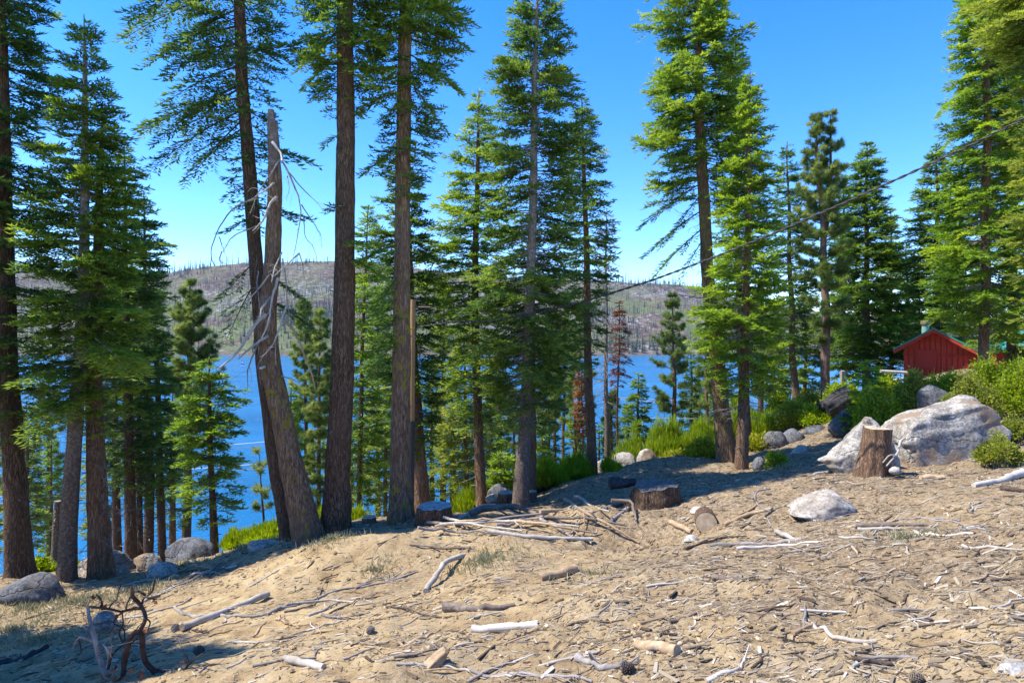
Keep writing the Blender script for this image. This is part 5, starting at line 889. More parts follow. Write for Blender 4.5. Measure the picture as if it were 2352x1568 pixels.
LAB = {0: 'small pale weathered stick lying loose on the bare dirt slope', 1: 'small grey stick lying loose on the bare dirt slope', 2: 'small tan stick lying loose on the bare dirt slope', 3: 'small dark brown stick lying loose on the bare dirt slope', 4: 'small bleached white stick lying loose on the bare dirt slope', 5: 'small brown bark-covered stick lying loose on the bare dirt slope'}
GRP = {0: 'small pale sticks on the slope', 1: 'small grey sticks on the slope', 2: 'small tan sticks on the slope', 3: 'small dark sticks on the slope', 4: 'small white sticks on the slope', 5: 'small bark-covered sticks on the slope'}
def scatter(n, q, ymin=1215, ymax=1566, pw=1.):
    out = []
    while len(out) < n:
        px = q.uniform(0, 2352); py = ymin+(ymax-ymin)*q.random()**pw; top = np.interp(px, [0, 300, 700, 1200, 1400, 1560, 1900, 2352], [1385, 1335, 1255, 1175, 1105, 1085, 1075, 1080])
        if py < top: continue
        out.append((px, py))
    return out
for px, py in scatter(250, q, 1085, 1560, 1.15):
    c = hit(px, py); L = float(np.clip(q.lognormal(-1.5, .5), .10, .8))*min(1.25, .5+c[1]/9); a = q.normal(.25, .55) if q.random() < .7 else q.uniform(0, 3.14); dx, dy = math.cos(a)*L/2, math.sin(a)*L/2
    if abs(px-1480) < 40 and abs(py-1225) < 25: continue
    z0, z1 = gz(c[0]-dx, c[1]-dy), gz(c[0]+dx, c[1]+dy); k = int(q.integers(16)); o = bpy.data.objects.new('stick', PROTO[k]); SC.collection.objects.link(o)
    th = L*.03; o.location = (c[0], c[1], max((z0+z1)/2, gz(c[0], c[1]))+th*.35); o.rotation_euler = Vector((2*dx, 2*dy, z1-z0)).to_track_quat('X', 'Z').to_euler(); s_ = float(np.clip(.35/L, .6, 1.2)); o.scale = (L, L*s_, L*s_)
    tag(o, LAB[k % 6], 'stick', GRP[k % 6])
# ---------------------------------------------------------------- litter: chips, bark flakes, needles and fine twigs that nobody could count
t = NT('litter'); a = t.n('Attribute', attribute_name='tint').outputs['Fac']; c = t.ramp(a, [(0, (.045, .034, .025)), (.3, (.15, .108, .07)), (.55, (.30, .235, .155)), (.8, (.42, .36, .27)), (1, (.52, .48, .40))]); M['litter'] = t.pbr(c, .85, None, .2)
q = np.random.default_rng(99); N = 125000
d = 2.4+(24-2.4)*q.random(N)**1.25; px = q.uniform(-150, 2500, N); x = (px-CX)/F*d; y = d
dens = .42+.45*n2(x, y, .8, 51, 2)+.45*n2(x, y, 2.3, 53, 2)+.18*n2(x, y, .25, 52)-.3*np.exp(-((x+1.5)/2.5)**2-((y-9.5)/1.6)**2)+np.clip((x+1)/8, -.15, .3)+np.clip((y-8)/14, 0, .35)
k = q.random(N) < np.clip(dens, .05, 1); x, y, d = x[k], y[k], d[k]; n = len(x)
L = np.clip(q.lognormal(-3.5, .6, n), .010, .22)*(.75+d/20); wd = np.clip(L*q.uniform(.06, .28, n), .003, .028); th = wd*q.uniform(.15, .7, n); az = np.where(q.random(n) < .6, q.normal(.2, .6, n), q.uniform(0, 3.14, n))
dx, dy = np.cos(az), np.sin(az); z0 = ground_z(x-dx*L/2, y-dy*L/2); z1 = ground_z(x+dx*L/2, y+dy*L/2); zc = ground_z(x, y)
ex = nrm(np.stack([dx*L, dy*L, z1-z0], 1)); ey = nrm(np.cross(np.array((0, 0, 1.)), ex)+np.stack([0*x, 0*x, q.normal(0, .35, n)], 1)); ez = np.cross(ex, ey); ctr = np.stack([x, y, np.maximum(zc, (z0+z1)/2)+th*.4+.002], 1)
V = []
for sx, sy, sz in ((-1, -1, -1), (1, -1, -1), (1, 1, -1), (-1, 1, -1), (-1, -1, 1), (1, -1, 1), (1, 1, 1), (-1, 1, 1)):
    j = q.uniform(.55, 1.1, n)[:, None]; V.append(ctr+ex*(sx*L/2)[:, None]*np.sqrt(j)+ey*(sy*wd/2)[:, None]*j+ez*(sz*th/2)[:, None])
V = np.stack(V, 1); Fq = np.array([(4, 5, 6, 7), (0, 1, 5, 4), (1, 2, 6, 5), (2, 3, 7, 6), (3, 0, 4, 7)])
Q = (np.arange(n)[:, None, None]*8+Fq[None]).reshape(-1, 4); ti = np.clip(q.beta(1.5, 2.0, n), 0, 1)
mb = MB().add(V.reshape(-1, 3), Q, tint=np.repeat(ti, 5)); tag(mb.build('wood_litter', M['litter']), kind='stuff')
N = 22000; d = 2.5+(22-2.5)*q.random(N)**1.15; px = q.uniform(-120, 2480, N); x = (px-CX)/F*d; y = d.copy(); k = (n2(x, y, .8, 61, 2)+.25*(x > 0)+np.clip((y-8)/16, 0, .3)) > q.uniform(-.9, .6, N); x, y, d = x[k], y[k], d[k]; n = len(x)
L = np.clip(q.lognormal(-2.2, .5, n), .04, .5); az = np.where(q.random(n) < .6, q.normal(.2, .6, n), q.uniform(0, 3.14, n)); T = np.linspace(-.5, .5, 6); bw = np.cumsum(q.normal(0, .16, (n, 6)), 1); ang = az[:, None]+bw
X_ = x[:, None]+np.cumsum(np.cos(ang), 1)*L[:, None]/6; Y_ = y[:, None]+np.cumsum(np.sin(ang), 1)*L[:, None]/6; rr = np.clip(L*.011, .0012, .0045)*q.uniform(.6, 1.4, n)*(.8+d/20)
Z_ = ground_z(X_, Y_)+rr[:, None]+np.abs(q.normal(0, .014, (n, 1)))*np.sin(np.linspace(.3, 2.9, 6))[None]
mb = MB(); Bs = np.stack([X_, Y_, Z_], -1); wood_tubes(mb, Bs, rr, rr*.5, 0); tt = np.repeat(np.clip(q.beta(1.8, 1.4, n), 0, 1), 5*3).astype(np.float32); mb.qa[-1] = (mb.qa[-1][0], tt, mb.qa[-1][2])
tag(mb.build('fine_twigs', M['litter']), kind='stuff')
# clods and pebbles of the dirt
q = np.random.default_rng(41); n = 16000; d = 2.4+14*q.random(n)**1.3; px = q.uniform(-100, 2450, n); x = (px-CX)/F*d; y = d; k = n2(x, y, 1.1, 81, 2)+.3*n2(x, y, .3, 82) > q.uniform(-.3, .9, n); x, y, d = x[k], y[k], d[k]; n = len(x)
V0, T0 = ICO[2] if False else (np.array([(1, 0, 0), (-1, 0, 0), (0, 1, 0), (0, -1, 0), (0, 0, 1), (0, 0, -1), (.62, .62, .5), (-.62, .62, .5), (-.62, -.62, .5), (.62, -.62, .5)], float), np.array([(0, 6, 4), (6, 2, 4), (2, 7, 4), (7, 1, 4), (1, 8, 4), (8, 3, 4), (3, 9, 4), (9, 0, 4), (0, 2, 6), (2, 1, 7), (1, 3, 8), (3, 0, 9), (2, 0, 5), (1, 2, 5), (3, 1, 5), (0, 3, 5)]))
r = np.clip(q.lognormal(-4.4, .55, n), .004, .024)*(.8+d/16); V = V0[None]*q.uniform(.6, 1.25, (n, len(V0), 1))*r[:, None, None]*np.array((1, 1, .7)); a = q.uniform(0, 6.28, n); c_, s_ = np.cos(a)[:, None], np.sin(a)[:, None]
V = np.stack([V[..., 0]*c_-V[..., 1]*s_, V[..., 0]*s_+V[..., 1]*c_, V[..., 2]], -1)+np.stack([x, y, ground_z(x, y)+r*.25], 1)[:, None]
t = NT('clod'); a_ = t.n('Attribute', attribute_name='tint').outputs['Fac']; c = t.ramp(a_, [(0, (.15, .10, .06)), (.45, (.36, .26, .14)), (.8, (.50, .40, .26)), (1, (.56, .53, .48))]); M['clod'] = t.pbr(c, .95, None, .1)
tag(MB().add(V.reshape(-1, 3), T=(np.arange(n)[:, None, None]*len(V0)+T0[None]).reshape(-1, 3), tint=np.repeat(q.beta(1.6, 2.8, n), len(T0))).build('pebbles', M['clod']), kind='stuff')
# ---------------------------------------------------------------- pine cones
def cone(px, py, spx, label, mat='wood_dark', seed=0):
    c = hit(px, py); r = spx/2/F*c[1]; q = np.random.default_rng(seed); root = thing('pine_cone', c, label, 'pine cone'); mb = MB(); axd = nrm(np.array((q.uniform(-1, 1), q.uniform(-.6, .6), .15))); s = nrm(np.cross(axd, (0, 0, 1.))); u = np.cross(s, axd); o = c+np.array((0, 0, r*.55))
    tube(mb, [o-axd*r*.85, o, o+axd*r*.8], [r*.25, r*.4, r*.12], 8)
    for k in range(110):
        f = k/110; a = k*2.39996; rad = r*.82*math.sin(.35+f*2.5)**.8*q.uniform(.85, 1.12); ce = o+axd*(f*1.8-.9)*r; dr = s*math.cos(a)+u*math.sin(a); sd = np.cross(axd, dr); tip = ce+dr*rad+axd*r*.16; w_ = r*.10
        b0, b1 = ce+dr*rad*.3-sd*w_*.5, ce+dr*rad*.3+sd*w_*.5; t0, t1 = tip-sd*w_, tip+sd*w_; dn = axd*(-r*.05)
        mb.add([b0, b1, t1, t0, b0+dn, b1+dn, t1+dn*2, t0+dn*2], [(0, 1, 2, 3), (7, 6, 5, 4), (3, 2, 6, 7), (0, 3, 7, 4), (1, 5, 6, 2)])
    mb.build('cone_scales', M[mat], root, c)
cone(402, 1448, 22, 'pale grey pine cone by the end of the long grey log', 'wood_grey', 1); cone(458, 1500, 27, 'dark pine cone in the shade edge right of the dead bush', 'log_bark', 2)
cone(1442, 1542, 36, 'dark pine cone at the bottom edge right of centre', 'log_bark', 3); cone(2104, 1566, 34, 'pine cone at the bottom edge on the right side', 'log_bark', 4)
cone(850, 1452, 22, 'weathered pine cone left of the bark-covered log', 'wood_grey', 5)
# ---------------------------------------------------------------- dead bush in the near left corner
D = 5.7
def c6(*p): return [(117.6+.2333*x, 1254.4+.2333*y) for x, y in p]
base = np.array(hit(285, 1566)); root = thing('dead_bush', base, 'dead bush with dark looping stems and curled rust leaves, near left corner', 'bush')
ST = [('stem_dark', 10, 9, 0, c6((690, 1400), (705, 1300), (720, 1150), (760, 950), (800, 860), (840, 828), (880, 840), (895, 900), (900, 1000), (915, 1090), (940, 1160), (1020, 1230), (1110, 1240))), ('stem_dark', 9, 6, -.1, c6((850, 850), (900, 790), (932, 700), (900, 600), (850, 540), (795, 490), (800, 435))), ('stem_dark', 6, 3, .1, c6((880, 610), (820, 610), (760, 620), (690, 642), (620, 625), (560, 612), (480, 600), (380, 590))),
      ('stem_dark', 5, 2, -.1, c6((885, 585), (905, 520), (925, 495), (980, 510), (1040, 520))), ('wood_grey', 13, 5, .15, c6((640, 1420), (560, 1300), (500, 1170), (450, 1020), (430, 900), (395, 780), (370, 690), (362, 600))), ('wood_grey', 7, 3, .1, c6((440, 940), (400, 925), (350, 910), (280, 885), (245, 935), (215, 1010))), ('wood_grey', 4, 2, .1, c6((405, 830), (360, 815), (320, 790))),
      ('wood_grey', 8, 3, -.1, c6((560, 1200), (570, 1100), (565, 1040), (540, 990), (510, 960))), ('wood_grey', 4, 2, -.1, c6((566, 1050), (580, 1010), (602, 975))), ('stem_dark', 6, 3, .05, c6((560, 1200), (590, 1080), (660, 1000), (740, 950), (800, 900))), ('stem_dark', 4, 2, .2, c6((705, 940), (660, 850), (690, 800), (712, 770), (700, 660))), ('stem_dark', 4, 2, .1, c6((500, 620), (505, 560), (480, 500), (440, 470))),
      ('stem_dark', 4, 2, 0, c6((735, 610), (745, 560), (780, 500))), ('stem_dark', 4, 2, .1, c6((700, 650), (640, 690), (605, 760), (720, 800), (725, 930))), ('stem_dark', 3, 1.5, .1, c6((560, 620), (600, 560), (650, 520), (660, 450), (690, 370))), ('stem_dark', 5, 2, -.1, c6((930, 480), (880, 450), (850, 430), (800, 440))), ('stem_dark', 3, 1.5, 0, c6((930, 700), (980, 740), (950, 830), (900, 880))), ('stem_dark', 3, 1.5, .1, c6((480, 600), (500, 540), (460, 500))),
      ('stem_dark', 4, 2, -.2, c6((1250, 1340), (1260, 1250), (1330, 1190), (1420, 1100), (1500, 1050))), ('stem_dark', 3, 1.5, -.2, c6((1330, 1190), (1350, 1120), (1330, 1060))), ('wood_grey', 5, 2, -.1, c6((1130, 1240), (1210, 1270), (1240, 1340))), ('stem_dark', 3, 1.5, 0, c6((270, 920), (290, 980), (300, 1050), (270, 1060))), ('stem_dark', 4, 2, 0, c6((930, 500), (1000, 440), (1020, 330), (1030, 290)))]
q = np.random.default_rng(8); tips = []
for mat_, w0, w1, dy, p in ST:
    n = 4*len(p); pp = smoothpath(p, n); dd = D+dy*np.linspace(0, 1, n)+.05*np.sin(np.linspace(0, 6, n)+q.uniform(0, 6)); tt = np.array([P(x, y, d_) for (x, y), d_ in zip(pp, dd)]); tips.append(tt)
    gz_ = ground_z(tt[:, 0], tt[:, 1]); 
    mb = MB(); tube(mb, tt, np.linspace(w0*1.05, w1*1.4, n)/2/F*D, 9, noise=.16, nsc=18)
    for k in range(8):
        j = q.integers(2, n-1); v_ = nrm(tt[j]-tt[j-1]+q.normal(0, .05, 3)); L = q.uniform(.04, .2); tube(mb, smoothpath([tt[j], tt[j]+v_*L*.5+q.normal(0, .012, 3), tt[j]+v_*L+q.normal(0, .02, 3)], 5), np.linspace(w1*.35, .7, 5)/2/F*D, 4)
    mb.build('stem', M[mat_], root, base)
LV = [(420, 490, 34), (405, 500, 26), (800, 440, 40), (790, 470, 26), (920, 490, 26), (1040, 550, 30), (1020, 500, 20), (640, 690, 30), (520, 590, 36), (500, 600, 24), (300, 670, 34), (860, 1270, 60), (880, 1260, 40), (600, 1190, 50), (560, 1250, 44), (620, 1200, 34), (790, 1220, 44), (920, 830, 34), (1290, 1150, 30), (470, 1320, 70), (440, 1340, 50), (700, 1060, 40), (770, 1040, 32), (660, 1330, 44), (610, 1290, 40), (1490, 1270, 26), (1270, 1240, 24), (770, 400, 20), (660, 600, 30), (720, 545, 22), (1035, 700, 10), (1010, 530, 22), (470, 740, 20), (300, 800, 22), (740, 1290, 34), (800, 1310, 30)]
for x, y, s_ in LV:
    (px, py), = c6((x, y)); c = P(px, py, D-.05+q.normal(0, .06)); L = s_*.2333/F*D*1.5; a = nrm(q.normal(0, 1, 3)); b = nrm(np.cross(a, q.normal(0, 1, 3))); n_ = np.cross(a, b); V = []
    for i in range(5):
        u = i/4; wd = .38*math.sin(.12+u*2.9)*L; ce = c+a*(u-.5)*L+n_*L*.25*math.sin(u*2.5)
        V += [ce-b*wd+n_*wd*.7, ce, ce+b*wd+n_*wd*.5]
    mb = MB().add(V, [(r*3+k, r*3+k+1, r*3+k+4, r*3+k+3) for r in range(4) for k in range(2)], tint=q.uniform(.1, .9), smooth=True); mb.build('leaf', M['dead_leaf'], root, base)
# ---------------------------------------------------------------- shrubs
def shrub(name, label, x0, x1, y0, y1, d, mat='shrub', seed=0, n=2600, style='broom', depth=1., cat='shrub', ls=1., stems=True, ground=True, group=None):
    q = np.random.default_rng(500+seed); cx = (x0+x1)/2; hw = (x1-x0)/2/F*d; X = (cx-CX)/F*d; y = d+hw*depth*.4
    zt = CZ-(y0-CY)/F*d; zb = CZ-(y1-CY)/F*d; g_ = gz(X, y)
    if ground: zb = min(zb, g_)
    H = zt-zb; root = thing(name, (X, y, zb), label, cat, group); b = np.array((X, y, zb)); mb = MB(); sc = max(.5, d/14)*ls
    ns = max(14, int(n/28)); a = q.uniform(0, 6.2832, ns); rr = np.sqrt(q.random(ns)); fx = np.cos(a)*rr; fy = np.sin(a)*rr
    hh = H*(1-.55*rr**2.2)*(1+.36*vn(np.stack([fx*2.2, fy*2.2, 0*fx], 1), seed))*q.uniform(.72, 1.08, ns); hh = np.maximum(hh, .1*H)
    p0 = np.stack([X+fx*hw*.7, y+fy*hw*depth*.7, zb+0*fx], 1); p0[:, 2] = np.minimum(ground_z(p0[:, 0], p0[:, 1]), zb+.3*H) if ground else p0[:, 2]; top = zb+hh
    p2 = np.stack([X+fx*hw, y+fy*hw*depth, top], 1); p1 = (p0+p2)/2+np.stack([fx*hw*.10, fy*hw*.10, .1*H+0*fx], 1)+q.normal(0, .04*H, (ns, 3)); T = np.linspace(0, 1, 6)[None, :, None]
    Pth = p0[:, None]*(1-T)**2+2*p1[:, None]*T*(1-T)+p2[:, None]*T*T; wood_tubes(mb, Pth, np.full(ns, .008*sc), np.full(ns, .002*sc), 1)
    per = max(6, int(n*1.5)//ns); I = np.repeat(np.arange(ns), per); t_ = q.uniform(.15, 1, len(I))**(.6); k = np.minimum((t_*5).astype(int), 4); f = (t_*5-k)[:, None]; pos = Pth[I, k]*(1-f)+Pth[I, k+1]*f; dr = nrm(Pth[I, k+1]-Pth[I, k])
    st = .14 if style == 'broom' else .8; out = nrm(q.normal(0, 1, (len(I), 3)))
    if style == 'broom': dd = nrm(dr*.9+out*.38+np.array((0, 0, .5))); ln = .17*sc*q.uniform(.5, 1.2, len(I)); w_ = .0075*sc; pos = pos+out*.06*sc
    else: dd = nrm(dr*.25+out+np.array((0, 0, .35))); ln = .075*sc*q.uniform(.6, 1.3, len(I)); w_ = .022*sc; pos = pos+out*.11*sc*q.random(len(I))[:, None]
    ti = .40+.22*q.normal(0, 1, ns)[I]+.15*(t_-.6)+q.normal(0, .16, len(I))
    kites(mb, pos, dd, ln, w_, ti, q, rollsd=1.2, curl=.08); mb.build('foliage', [M[mat], M['wood_grey' if style == 'leaf' else 'wood_dark']], root, b)
    return root
shrub('broom_shrub', 'widest bright green broom shrub in front of the lake, left of the thick mossy trunk', 1488, 1592, 990, 1062, 22.5, 'shrub', 1, 9000)
shrub('broom_shrub', 'bright green broom shrub tucked against the left of the thick mossy trunk', 1570, 1662, 978, 1060, 22, 'shrub', 2, 7000)
shrub('broom_shrub', 'low broom shrub left of the split rounded boulder', 1408, 1490, 1012, 1062, 24, 'shrub', 3, 5000)
shrub('broom_shrub', 'bright green broom shrub directly right of the tallest central fir', 1222, 1300, 1074, 1142, 17.8, 'shrub', 4, 7000)
shrub('broom_shrub', 'bright green broom shrub left of the slim dark trunk right of centre', 1280, 1362, 1060, 1124, 18.6, 'shrub', 5, 7000)
shrub('broom_shrub', 'green broom shrub low behind the central fir trunks', 1110, 1180, 1078, 1158, 19.5, 'shrub', 6, 5000)
shrub('yellow_shrub', 'yellow-green leafy shrub at the left foot of the thick mossy trunk', 1586, 1662, 1014, 1066, 19.6, 'shrub_yellow', 7, 4200, 'leaf')
shrub('yellow_shrub', 'small yellow-green shrub between the broom shrubs and the path', 1524, 1600, 1042, 1074, 20, 'shrub_yellow', 8, 2200, 'leaf')
shrub('yellow_shrub', 'yellowish shrub to the right of the bright layered fir', 1716, 1774, 1000, 1040, 20.6, 'shrub_yellow', 9, 2200, 'leaf')
shrub('broom_shrub', 'green broom shrub in the dip right of the bright layered fir', 1722, 1810, 942, 1030, 24, 'shrub', 10, 5000)
shrub('manzanita_shrub', 'olive shrub above the shaded row of boulders', 1790, 1880, 932, 1000, 23, 'shrub_olive', 11, 5200, 'leaf')
shrub('manzanita_shrub', 'green shrub beside the charred log, right of the olive shrub', 1850, 1930, 934, 990, 22, 'shrub', 12, 4200, 'leaf')
shrub('manzanita_shrub', 'bushy green shrub behind the young layered fir, left of the cabin', 1980, 2076, 904, 960, 17.5, 'shrub', 13, 5200, 'leaf')
shrub('manzanita_shrub', 'shrub in front of the left wall of the red cabin', 2066, 2140, 868, 930, 17.8, 'shrub_olive', 14, 5200, 'leaf')
shrub('manzanita_shrub', 'tall shrub hiding the right half of the red cabin front', 2136, 2236, 858, 920, 18.5, 'shrub', 15, 8000, 'leaf')
shrub('manzanita_shrub', 'tall bright shrub below the big fir trunk by the cabin', 2240, 2326, 846, 930, 17.5, 'shrub', 16, 9500, 'leaf')
shrub('manzanita_shrub', 'dense shrub filling the right edge above the biggest boulder', 2316, 2430, 846, 915, 16.5, 'shrub', 17, 10000, 'leaf')
shrub('manzanita_shrub', 'low shrub squeezed behind the top of the biggest boulder', 2190, 2300, 858, 930, 15.5, 'shrub_olive', 18, 5500, 'leaf')
shrub('manzanita_shrub', 'shrub at the right end of the biggest boulder', 2312, 2390, 966, 1010, 12.2, 'shrub_olive', 19, 1800, 'leaf')
shrub('manzanita_shrub', 'small round shrub on the slope at the right edge', 2264, 2352, 1010, 1078, 10.6, 'shrub_olive', 20, 2400, 'leaf')
shrub('manzanita_shrub', 'small seedling shrub beside the smooth dark rock', 1768, 1806, 1042, 1072, 16, 'shrub', 21, 700, 'leaf')
shrub('broom_shrub', 'green broom on the crest left of the leaning snag', 560, 660, 1216, 1260, 14, 'shrub', 22, 4200)
shrub('broom_shrub', 'green broom on the crest just left of the first one', 508, 580, 1232, 1262, 14.6, 'shrub', 23, 2600)
shrub('broom_shrub', 'bit of green shrub between the leaning snag and the near-black trunk', 728, 764, 1176, 1222, 14.5, 'shrub', 24, 1500)
shrub('broom_shrub', 'small green shrub right of the near-black trunk', 800, 836, 1176, 1212, 15, 'shrub', 25, 1500)
shrub('leafy_shrub', 'bright seedling at the far left behind the low dark slab', 40, 108, 1288, 1330, 12.6, 'shrub', 26, 1400, 'leaf')
shrub('broom_shrub', 'green broom behind the two leftmost trunks', 96, 190, 1296, 1330, 14.4, 'shrub', 27, 2600)
shrub('broom_shrub', 'green broom low behind the flat-cut stump', 1040, 1100, 1130, 1180, 18.5, 'shrub', 28, 3000)
shrub('broom_shrub', 'green weeds at the foot of the slim dark trunk, right of centre', 1386, 1424, 1062, 1096, 18.4, 'shrub', 29, 1200)
shrub('broom_shrub', 'green broom between the right-hand trunks and the water', 1668, 1740, 930, 1040, 26, 'shrub', 30, 4200)
for k, (x0, x1, y0, y1, dd) in enumerate([(1900, 1990, 890, 960, 27), (1830, 1920, 905, 960, 30), (2010, 2080, 872, 900, 26), (2340, 2430, 800, 860, 24), (1760, 1840, 920, 980, 30)]):
    shrub('manzanita_shrub', ['green shrub on the rise behind the charred logs', 'green shrub at the foot of the twin-topped pine', 'green shrub beside the fence rails of the cabin', 'tall shrub at the right edge beside the green roof', 'shrub at the foot of the pale bare fir trunk left of the twin-topped pine'][k], x0, x1, y0, y1, dd, 'shrub_olive' if k % 2 else 'shrub', 60+k, 4200, 'leaf')
# weeds on the dirt
q = np.random.default_rng(12); mb = MB()
for (px, py, r_, n) in ((1110, 1290, .75, 1500), (60, 1400, 1.3, 1400), (190, 1380, 1.2, 1300), (30, 1450, .8, 1100), (90, 1470, .6, 700), (320, 1360, 1.0, 800), (760, 1240, .6, 700), (700, 1232, .5, 600), (2080, 1236, .5, 500), (860, 1310, .6, 400), (1360, 1320, .5, 250), (1800, 1075, .7, 350), (560, 1262, .8, 600), (420, 1300, .8, 500)):
    n = int(n*.42); c = hit(px, py); ang = q.uniform(0, 6.28, n); rr = r_*np.abs(q.normal(0, .55, n)); x = c[0]+np.cos(ang)*rr; y = c[1]+np.sin(ang)*rr*.8; pos = np.stack([x, y, ground_z(x, y)-.005], 1)
    dd = nrm(np.stack([q.normal(0, .6, n), q.normal(0, .6, n), np.ones(n)], 1)); kites(mb, pos, dd, q.uniform(.03, .12, n)*(.7+c[1]/16), .0055*(.6+c[1]/12), q.uniform(0, 1, n), q, rollsd=1.5, curl=.1)
tag(mb.build('weeds', M['weed']), kind='stuff')
# undergrowth down the slope to the lake, one mass of leaves below the crest
q = np.random.default_rng(14); mb = MB(); n = 90000; x = q.uniform(-32, 40, n); y = q.uniform(16, 74, n); z = ground_z(x, y); m_ = n2(x, y, 3.2, 71, 3); yc = np.interp(x, [-30, -9, 0, 3, 6, 10, 20, 30, 60, 150], [13, 13.5, 14.5, 17, 23, 28, 40, 50, 80, 130])
k = (m_ > .05) & (z > LAKE) & (y > yc+3.5); x, y, z, m_ = x[k], y[k], z[k], m_[k]; hh = np.clip(m_, 0, .8)*1.5*q.random(len(x))
pos = np.stack([x, y, z+hh], 1); dd = nrm(q.normal(0, 1, pos.shape)+np.array((0, 0, .6))); s_ = (.6+y/40); kites(mb, pos, dd, .22*s_*q.uniform(.6, 1.2, len(x)), .035*s_, .25+.4*hh+q.normal(0, .14, len(x)), q, rollsd=1.2)
tag(mb.build('undergrowth', M['shrub_olive']), kind='stuff')
# ---------------------------------------------------------------- red cabin
D = 30.; cx = (2160-CX)/F*D; zg = gz(cx, D+1)-.3; k_ = D/F
wl, wr = (2083-CX)*k_, (2240-CX)*k_; ridge_x = (2146-CX)*k_; eave = CZ-(802-CY)*k_; apex = CZ-(753-CY)*k_; zb = CZ-(868-CY)*k_; zb = min(zb, zg); Lg = 6.
root = thing('red_cabin', ((wl+wr)/2, D, zb), 'small red wooden cabin with a green metal roof behind the shrubs', 'cabin'); b = np.array(((wl+wr)/2, D, zb))
sl_ = (apex-eave)/(ridge_x-wl+.45)
def wall_top(x): return apex-.12-abs(x-ridge_x)*sl_
mb = MB(); xs = np.linspace(wl, wr, 15)
for i_, (xa, xb) in enumerate(zip(xs[:-1], xs[1:])):                       # board front, each board butted with a gap
    g2 = .022; za, zc = wall_top(xa+g2), wall_top(xb-g2); j = (i_ % 2)*.035
    if xa < ridge_x < xb: zc = za = min(za, zc)
    V = [(xa+g2, D-j, zb-.3), (xb-g2, D-j, zb-.3), (xb-g2, D-j, zc), (xa+g2, D-j, za), (xa+g2, D+.05, zb-.3), (xb-g2, D+.05, zb-.3), (xb-g2, D+.05, zc), (xa+g2, D+.05, za)]
    mb.add(V, [(0, 1, 2, 3), (0, 3, 7, 4), (1, 5, 6, 2), (3, 2, 6, 7)])
box(mb, (wl, D+.05, zb-.3), (wl+.1, D+Lg, wall_top(wl))); box(mb, (wr-.1, D+.05, zb-.3), (wr, D+Lg, wall_top(wr))); box(mb, (wl+.1, D+.052, zb-.3), (wr-.1, D+.10, eave-.1)); mb.add([(wl+.1, D+.06, eave-.1), (wr-.1, D+.06, eave-.1), (ridge_x, D+.06, apex-.2)], T=[(0, 1, 2)])
mb.build('wall', M['red_paint'], root, b)
mb = MB(); box(mb, ((2112-CX)*k_, D-.10, CZ-(846-CY)*k_), ((2152-CX)*k_, D-.038, CZ-(803-CY)*k_)); mb.build('shutter', M['red_trim'], root, b)
mb = MB(); box(mb, ((2106-CX)*k_, D-.13, CZ-(822-CY)*k_), ((2112-CX)*k_-.01, D-.038, CZ-(818-CY)*k_)); mb.build('latch', M['red_trim'], root, b)
mb = MB(); zs_ = apex-.7; box(mb, (wl+.02, D-.075, zs_-.64), (wr-.02, D-.038, zs_-.55)); mb.build('trim', M['red_trim'], root, b)
def roof_slab(mb, xa, za, xb, zb_, y0, y1, th, mat=0):
    V = [(xa, y0, za), (xb, y0, zb_), (xb, y1, zb_), (xa, y1, za), (xa, y0, za-th), (xb, y0, zb_-th), (xb, y1, zb_-th), (xa, y1, za-th)]; mb.add(V, [(0, 1, 2, 3), (7, 6, 5, 4), (0, 4, 5, 1), (3, 2, 6, 7), (0, 3, 7, 4), (1, 5, 6, 2)], mat=mat)
mb = MB(); el, er = wl-.45, wr+.42; roof_slab(mb, el, eave, ridge_x, apex, D-.5, D+Lg+.3, .06); roof_slab(mb, ridge_x+.002, apex, er, apex-(er-ridge_x)*sl_, D-.5, D+Lg+.3, .06)
for yy in np.arange(D-.3, D+Lg, .45):
    for (xa, za, xb, zb_) in ((el, eave, ridge_x, apex), (ridge_x, apex, er, apex-(er-ridge_x)*sl_)): roof_slab(mb, xa, za+.03, xb, zb_+.03, yy, yy+.03, .028)
rf = mb.build('roof', M['green_roof'], root, b)
mb = MB(); roof_slab(mb, el+.02, eave-.063, ridge_x-.001, apex-.063, D-.48, D-.44, .16); roof_slab(mb, ridge_x+.001, apex-.063, er-.02, apex-.063-(er-ridge_x)*sl_, D-.48, D-.44, .16); mb.build('fascia', M['red_trim'], root, b)
mb = MB(); cxx = (2128-CX)*k_; zc0 = CZ-(775-CY)*k_; zc1 = CZ-(744-CY)*k_; tube(mb, [(cxx, D+1.2, zc0-.3), (cxx, D+1.2, zc1)], .17, 16); mb.build('flue_pipe', M['pipe_green'], rf, b)
mb = MB(); tube(mb, [(cxx, D+1.2, zc1+.002), (cxx, D+1.2, zc1+.09), (cxx, D+1.2, zc1+.16), (cxx, D+1.2, zc1+.22)], [.22, .24, .21, .21], 16); mb.build('flue_cap', M['rust_metal'], rf, b)
